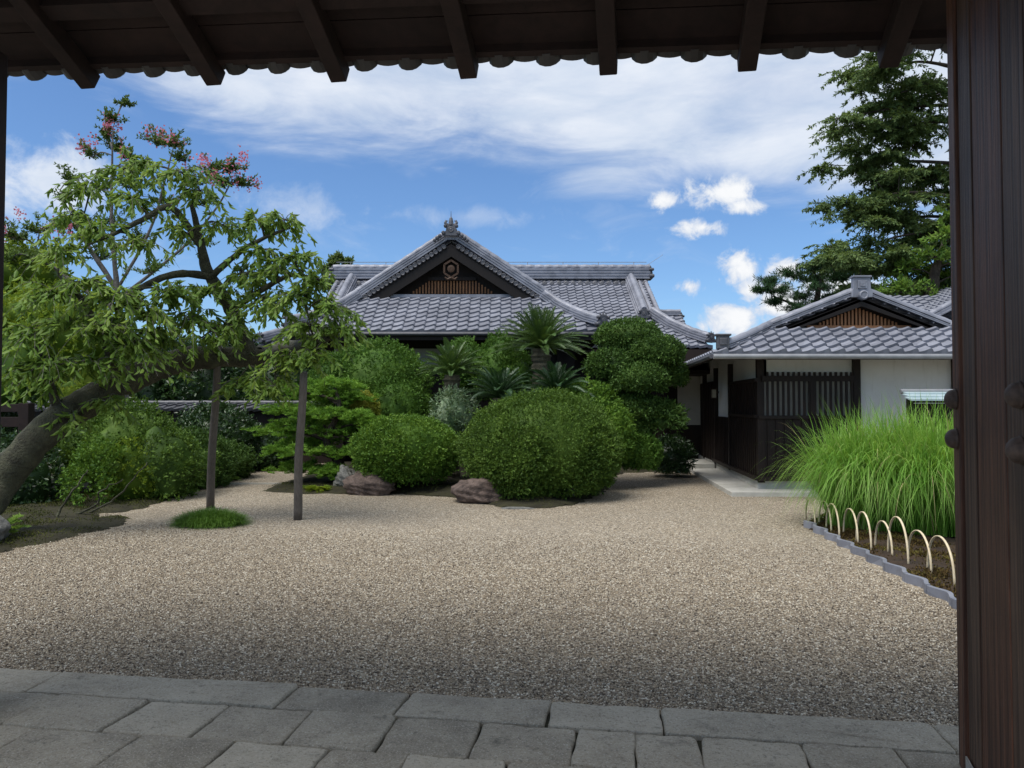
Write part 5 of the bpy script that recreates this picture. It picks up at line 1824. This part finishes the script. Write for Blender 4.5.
for px, py, r, w, fl in [(125, 104, 9, 0.8, 0), (112, 122, 14, 0.9, 2), (108, 138, 12, 0.8, 2), (115, 152, 16, 0.8, 1), (92, 158, 16, 0.8, 2), (72, 180, 18, 0.8, 0), (66, 200, 16, 0.8, 0), (130, 160, 16, 0.8, 1), (155, 145, 18, 1, 2),
                         (172, 146, 18, 1.1, 3), (182, 160, 14, 0.8, 1), (212, 172, 17, 1, 2), (232, 172, 17, 1, 3), (222, 186, 18, 1.1, 2), (245, 186, 15, 1, 2), (195, 184, 16, 0.8, 2), (200, 205, 18, 0.7, 0), (100, 190, 20, 0.8, 0),
                         (130, 190, 20, 0.8, 0), (60, 228, 22, 1, 2), (35, 232, 22, 1.2, 3), (15, 240, 22, 1.2, 3), (80, 240, 24, 1, 0), (45, 262, 24, 1.2, 0), (10, 268, 24, 1.2, 0), (100, 260, 24, 1, 0), (140, 240, 22, 0.7, 0), (150, 275, 24, 0.8, 0),
                         (110, 225, 20, 0.8, 0), (165, 205, 18, 0.8, 1), (200, 250, 20, 0.7, 0)]:
    cl.append((W(px, py, 14.0 + rng.uniform(-0.4, 0.4)), r / F * 14 * 1.05, w, fl))
crown_tree('crape_myrtle', 'crape myrtle with pink blossom tips rising behind the leaning cherry', 'tree', t_l, cl, M['bark_grey'], M['myrtle'],
           0.065, 0.5, 20, 22, 0.15, tw_r=0.004, flowers=1.5, up=0.3)

# big conifer at the right, pine and fresh green tree behind
Yc = 24.0
base = Vector((W(985, 400, Yc).x, Yc, 0))
limbs = [([base, W(982, 330, Yc), W(976, 240, Yc), W(968, 140, Yc), W(962, 60, Yc), W(958, -20, Yc), W(955, -90, Yc)], [0.55, 0.48, 0.40, 0.31, 0.24, 0.16, 0.05])]
cl = []
for x0, y0, x1, y1, n in ((970, 180, 838, 168, 6), (966, 120, 842, 118, 6), (962, 85, 858, 78, 5), (958, 50, 868, 60, 4), (972, 215, 832, 205, 6), (975, 250, 838, 252, 6), (978, 275, 800, 268, 7), (980, 300, 850, 292, 5), (968, 140, 852, 150, 5),
                          (974, 235, 850, 232, 5), (976, 265, 862, 280, 5), (960, 20, 880, 20, 3), (965, 100, 890, 96, 3), (972, 195, 880, 188, 4),
                          (965, 100, 1080, 100, 4), (970, 160, 1100, 165, 4), (975, 220, 1110, 230, 4), (960, 50, 1060, 50, 3), (978, 270, 1110, 285, 4)):
    dy = rng.uniform(-2.0, 2.0)
    a = W(x0, y0 - 16, Yc)
    c = W(x1, y1, Yc + dy)
    m = a.lerp(c, 0.5) + Vector((0, rng.normal() * 0.3, 0.22))
    limbs.append(([a, m, a.lerp(c, 0.86) + Vector((0, 0, 0.05))], [0.075, 0.04, 0.012]))
    n = n + 2
    for i in range(n):
        t = 0.22 + 0.83 * (i + rng.random() * 0.6) / n
        p = a.lerp(c, t) + Vector((rng.normal() * 0.25, rng.normal() * 0.8, rng.normal() * 0.28 - 0.05))
        cl.append((p, rng.uniform(0.6, 1.1), 1.0))
for _ in range(48):
    cl.append((W(rng.uniform(850, 1010), rng.uniform(70, 312), Yc + rng.uniform(-1.5, 1.5)), rng.uniform(0.6, 1.0), 0.9))
crown_tree('tall_conifer', 'tall dark conifer with open spreading branches rising behind the side building', 'tree', limbs, cl, M['bark_dark'], M['conifer'],
           0.14, 0.38, 23, 42, 0.40, flat=0.7, tw_r=0.008, bend=0.1)
Yp = 23.0
base = Vector((W(800, 400, Yp).x, Yp, 0))
cl = [(W(px, py, Yp + rng.uniform(-0.7, 0.7)), r / F * Yp, 1.0) for px, py, r in
      ((772, 282, 16), (790, 276, 18), (808, 282, 18), (764, 292, 12), (782, 294, 18), (802, 298, 18), (820, 290, 18), (775, 304, 12), (795, 312, 16), (815, 308, 16), (832, 300, 16), (812, 268, 14), (826, 262, 14), (838, 280, 16))]
crown_tree('garden_pine', 'dark green pine with rounded pads leaning out left of the side building gable', 'tree',
           [([base, W(806, 340, Yp), W(815, 310, Yp), W(820, 280, Yp)], [0.22, 0.18, 0.12, 0.05]),
            ([W(812, 315, Yp), W(795, 305, Yp), W(772, 296, Yp)], [0.07, 0.05, 0.02])], cl, M['bark_dark'], M['pine'], 0.15, 0.16, 24, 34, 0.0, flat=0.55, tw_r=0.008, bend=0.02, up=0.3)
Yf = 22.6
base = Vector((W(925, 400, Yf).x, Yf, 0))
cl = [(W(px, py, Yf + rng.uniform(-1.5, 1.5)), r / F * Yf, 1.0) for px, py, r in
      ((872, 300, 22), (900, 292, 24), (930, 285, 24), (885, 312, 20), (915, 308, 22), (945, 300, 24), (905, 270, 20), (935, 258, 24), (950, 235, 22), (970, 270, 28), (990, 300, 28), (865, 318, 16), (940, 320, 22), (960, 330, 22), (960, 215, 18), (845, 312, 16))]
crown_tree('fresh_green_tree', 'fresh light green leafy tree glimpsed behind the conifer and side building roof', 'tree',
           [([base, W(925, 340, Yf), W(930, 300, Yf), W(940, 250, Yf)], [0.3, 0.26, 0.2, 0.08])], cl, M['bark_dark'], M['fresh_tree'], 0.15, 0.5, 20, 24, 0.15, tw_r=0.010)
Yd = 36.0
base = Vector((W(338, 400, Yd).x, Yd, 0))
cl = [(W(px, py, Yd), r / F * Yd, 1.0) for px, py, r in ((338, 258, 5), (336, 264, 9), (348, 262, 6), (345, 272, 12), (328, 272, 12), (338, 282, 16), (325, 290, 16), (350, 290, 16))]
crown_tree('distant_tree', 'small dark treetop peeking over the left end of the hall ridge', 'tree',
           [([base, W(338, 330, Yd), W(338, 275, Yd)], [0.3, 0.22, 0.06])], cl, M['bark_dark'], M['conifer'], 0.2, 0.4, 18, 24, 0.1, tw_r=0.01)


# ------------------------------------------------------------------ wooden rail at the left edge
rl = thing('wooden_railing', 'dark wooden two-rail railing ending beside the leaning cherry at the left edge', 'railing', (W(26, 415, 12.4).x, 12.4, 0))
zt, zb = W(26, 403, 12.4).z, W(26, 428, 12.4).z
xp = W(26.5, 415, 12.4).x
b = MB()
b.box((xp, 12.4, zt / 2), (0.17, 0.17, zt))
b.build('post', M['gate_wood'], rl, bevel=0.008)
for pa, pb in ((404, 412), (417, 427)):
    za, zc = W(10, pa, 12.4).z, W(10, pb, 12.4).z
    b = MB()
    b.box((xp - 1.1, 12.4, (za + zc) / 2), (2.05, 0.10, za - zc))
    b.build('rail', M['gate_wood'], rl, bevel=0.006)
b = MB()
b.box((xp - 2.1, 12.4, zt / 2), (0.17, 0.17, zt))
b.build('post', M['gate_wood'], rl, bevel=0.008)


# ------------------------------------------------------------------ grasses
def blades(base, d, L, bendk, w, seg=10, hk=0.31):
    n = len(base)
    t = np.linspace(0, 1, seg + 1)
    dn = unit(d)
    hor = unit(dn * np.array([1, 1, 0.0]) + 1e-6)
    side = np.stack([-hor[:, 1], hor[:, 0], np.zeros(n)], 1)
    P = base[:, None, :] + dn[:, None, :] * (L[:, None] * t[None])[:, :, None]
    P = P + hor[:, None, :] * (L[:, None] * bendk[:, None] * hk * t[None] ** 2.3)[:, :, None]
    P[:, :, 2] -= L[:, None] * bendk[:, None] * 0.8 * t[None] ** 3.6
    ww = w[:, None] * (np.minimum(1, 0.4 + 2 * t) * (1 - t ** 2.5))[None] + 0.0004
    Lf = P - side[:, None, :] * ww[:, :, None] / 2
    Rt = P + side[:, None, :] * ww[:, :, None] / 2
    V = np.stack([Lf, Rt], 2).reshape(-1, 3)
    k = 2 * (seg + 1)
    j = np.arange(seg)
    f = np.stack([2 * j, 2 * j + 1, 2 * j + 3, 2 * j + 2], 1)
    Fc = (np.arange(n)[:, None, None] * k + f[None]).reshape(-1, 4)
    return V, [Fc]


def grass_clump(name, label, c, n, rad, Lm, mat, tilt=0.5, w=0.012, group=None, cat='grass'):
    a = rng.uniform(0, 2 * PI, n)
    r = np.sqrt(rng.random(n))
    base = np.stack([c[0] + np.cos(a) * r * rad[0], c[1] + np.sin(a) * r * rad[1], np.full(n, c[2])], 1)
    d = np.stack([np.cos(a) * r * tilt, np.sin(a) * r * tilt, np.ones(n)], 1) + rng.normal(size=(n, 3)) * 0.15
    L = Lm * rng.uniform(0.5, 1.08, n) * (1 - 0.14 * r)
    bend = rng.uniform(0.15, 1.12, n)
    v, f = blades(base, d, L, bend, w * rng.uniform(0.6, 1.3, n))
    return tag(mesh_np(name, v, f, mat), label, cat, group)


grass_clump('silver_grass', 'tall arching silver grass clump nearest the lattice window, leaning over the gravel', (W(876, 480, 9.6).x, 9.7, 0.03), 6400, (0.56, 0.55), 2.05, M['silver_grass'], 0.06, 0.0145)
grass_clump('silver_grass', 'tall bright silver grass clump on the right, beside the gate door', (W(935, 480, 9.3).x, 9.3, 0.05), 5600, (0.62, 0.6), 2.15, M['silver_grass'], 0.10, 0.0145)
c = G(209, 525)
n = 5200
a = rng.uniform(0, 2 * PI, n)
r = np.sqrt(rng.random(n))
base = np.stack([c.x + np.cos(a) * r * 0.42, c.y + 0.05 + np.sin(a) * r * 0.30, 0.10 * (1 - r ** 2) - 0.02], 1)
dirs = np.stack([np.cos(a) * r * 0.8, np.sin(a) * r * 0.8, np.ones(n)], 1) + rng.normal(size=(n, 3)) * 0.3
v, f = blades(base, dirs, rng.uniform(0.10, 0.25, n), rng.uniform(0.2, 0.9, n), np.full(n, 0.006), 5)
g_, gf_ = sphere_grid(20, 10)
mv_ = np.array([c.x, c.y + 0.05, -0.02]) + g_ * np.array([0.38, 0.27, 0.12])
v, f = join([(v, f), (mv_, [gf_])])
tag(mesh_np('grass_tuft', v, f, M['lawn_tuft']), 'round tuft of short green grass at the foot of the slim left prop', 'grass')

# ------------------------------------------------------------------ bamboo hoops and edging tiles of the right bed
EL = (EDGE0 - EDGE1)
el_n = EL.normalized()
hoop_y = [6.50, 6.98, 7.28, 7.72, 8.06, 8.52, 8.88, 9.26, 9.62]
hl = ['nearest split-bamboo hoop, closest to the gate door', 'second split-bamboo hoop from the gate door', 'third split-bamboo hoop from the gate door, the tallest of the row', 'fourth split-bamboo hoop from the gate door, low beside the taller third',
      'fifth, middle split-bamboo hoop of the row along the grass', 'sixth split-bamboo hoop from the gate door, under the grass', 'third split-bamboo hoop from the far end of the row', 'second split-bamboo hoop from the far end of the row', 'farthest split-bamboo hoop, at the far corner of the bed']
for i, y in enumerate(hoop_y):
    x = 3.86 + 0.02 * (y - 6.5) + (0.06 if i % 2 else 0.0)
    span = 0.58 + rng.uniform(-0.03, 0.05)
    h = [0.40, 0.37, 0.46, 0.35, 0.40, 0.37, 0.38, 0.36, 0.34][i]
    b = MB()
    pts = []
    for t in np.linspace(0, PI, 22):
        pts.append(Vector((x + 0.10 * (1 - math.cos(t)) / 2, y + span * (1 - math.cos(t)) / 2, -0.02 + (h + 0.02) * math.sin(t) ** 0.75)))
    for q0, q1 in zip(pts[:-1], pts[1:]):
        pass
    n = len(pts)
    vs, fs = [], []
    for k, p in enumerate(pts):
        d = (pts[min(k + 1, n - 1)] - pts[max(k - 1, 0)]).normalized()
        l = Vector((el_n.y, -el_n.x, 0)).normalized()
        u = l.cross(d)
        for sx, sy in ((-0.011, -0.004), (0.011, -0.004), (0.008, 0.005), (-0.008, 0.005)):
            vs.append(p + l * sx + u * sy)
    fs = [(k * 4 + j, k * 4 + (j + 1) % 4, (k + 1) * 4 + (j + 1) % 4, (k + 1) * 4 + j) for k in range(n - 1) for j in range(4)] + [(3, 2, 1, 0), tuple((n - 1) * 4 + j for j in range(4))]
    b.add(vs, fs)
    tag(b.build('bamboo_hoop', M['bamboo'], smooth=True), hl[i], 'hoop', 'bamboo hoops along the bed')
L_ = EL.length
nt_ = 9
tl = L_ / nt_
lat = Vector((el_n.y, -el_n.x, 0)).normalized()        # towards the bed or the gravel
if lat.x > 0:
    lat = -lat
for i in range(-1, nt_):
    b = MB()
    p0 = EDGE1 + el_n * (i * tl)
    cur = []
    for t in np.linspace(0, 1, 13):
        w = 0.030 * math.cos(2 * PI * t) if t < 0.72 else 0.030 * math.cos(2 * PI * t)
        cur.append((t * (tl - 0.012), w))
    a = [p0 + el_n * s + lat * (w + 0.020) for s, w in cur]
    c = [p0 + el_n * s + lat * (w - 0.020) for s, w in reversed(cur)]
    jz = rng.uniform(-0.008, 0.008)
    b.prism([q + Vector((0, 0, -0.03)) for q in a + c], (0, 0, 0.115 + jz))
    o = b.build('edging_tile', M['tile'], bevel=0.004)
    tag(o, 'grey wavy roof tile set on edge between gravel and the soil bed', 'edging tile', 'edging tiles of the soil bed')
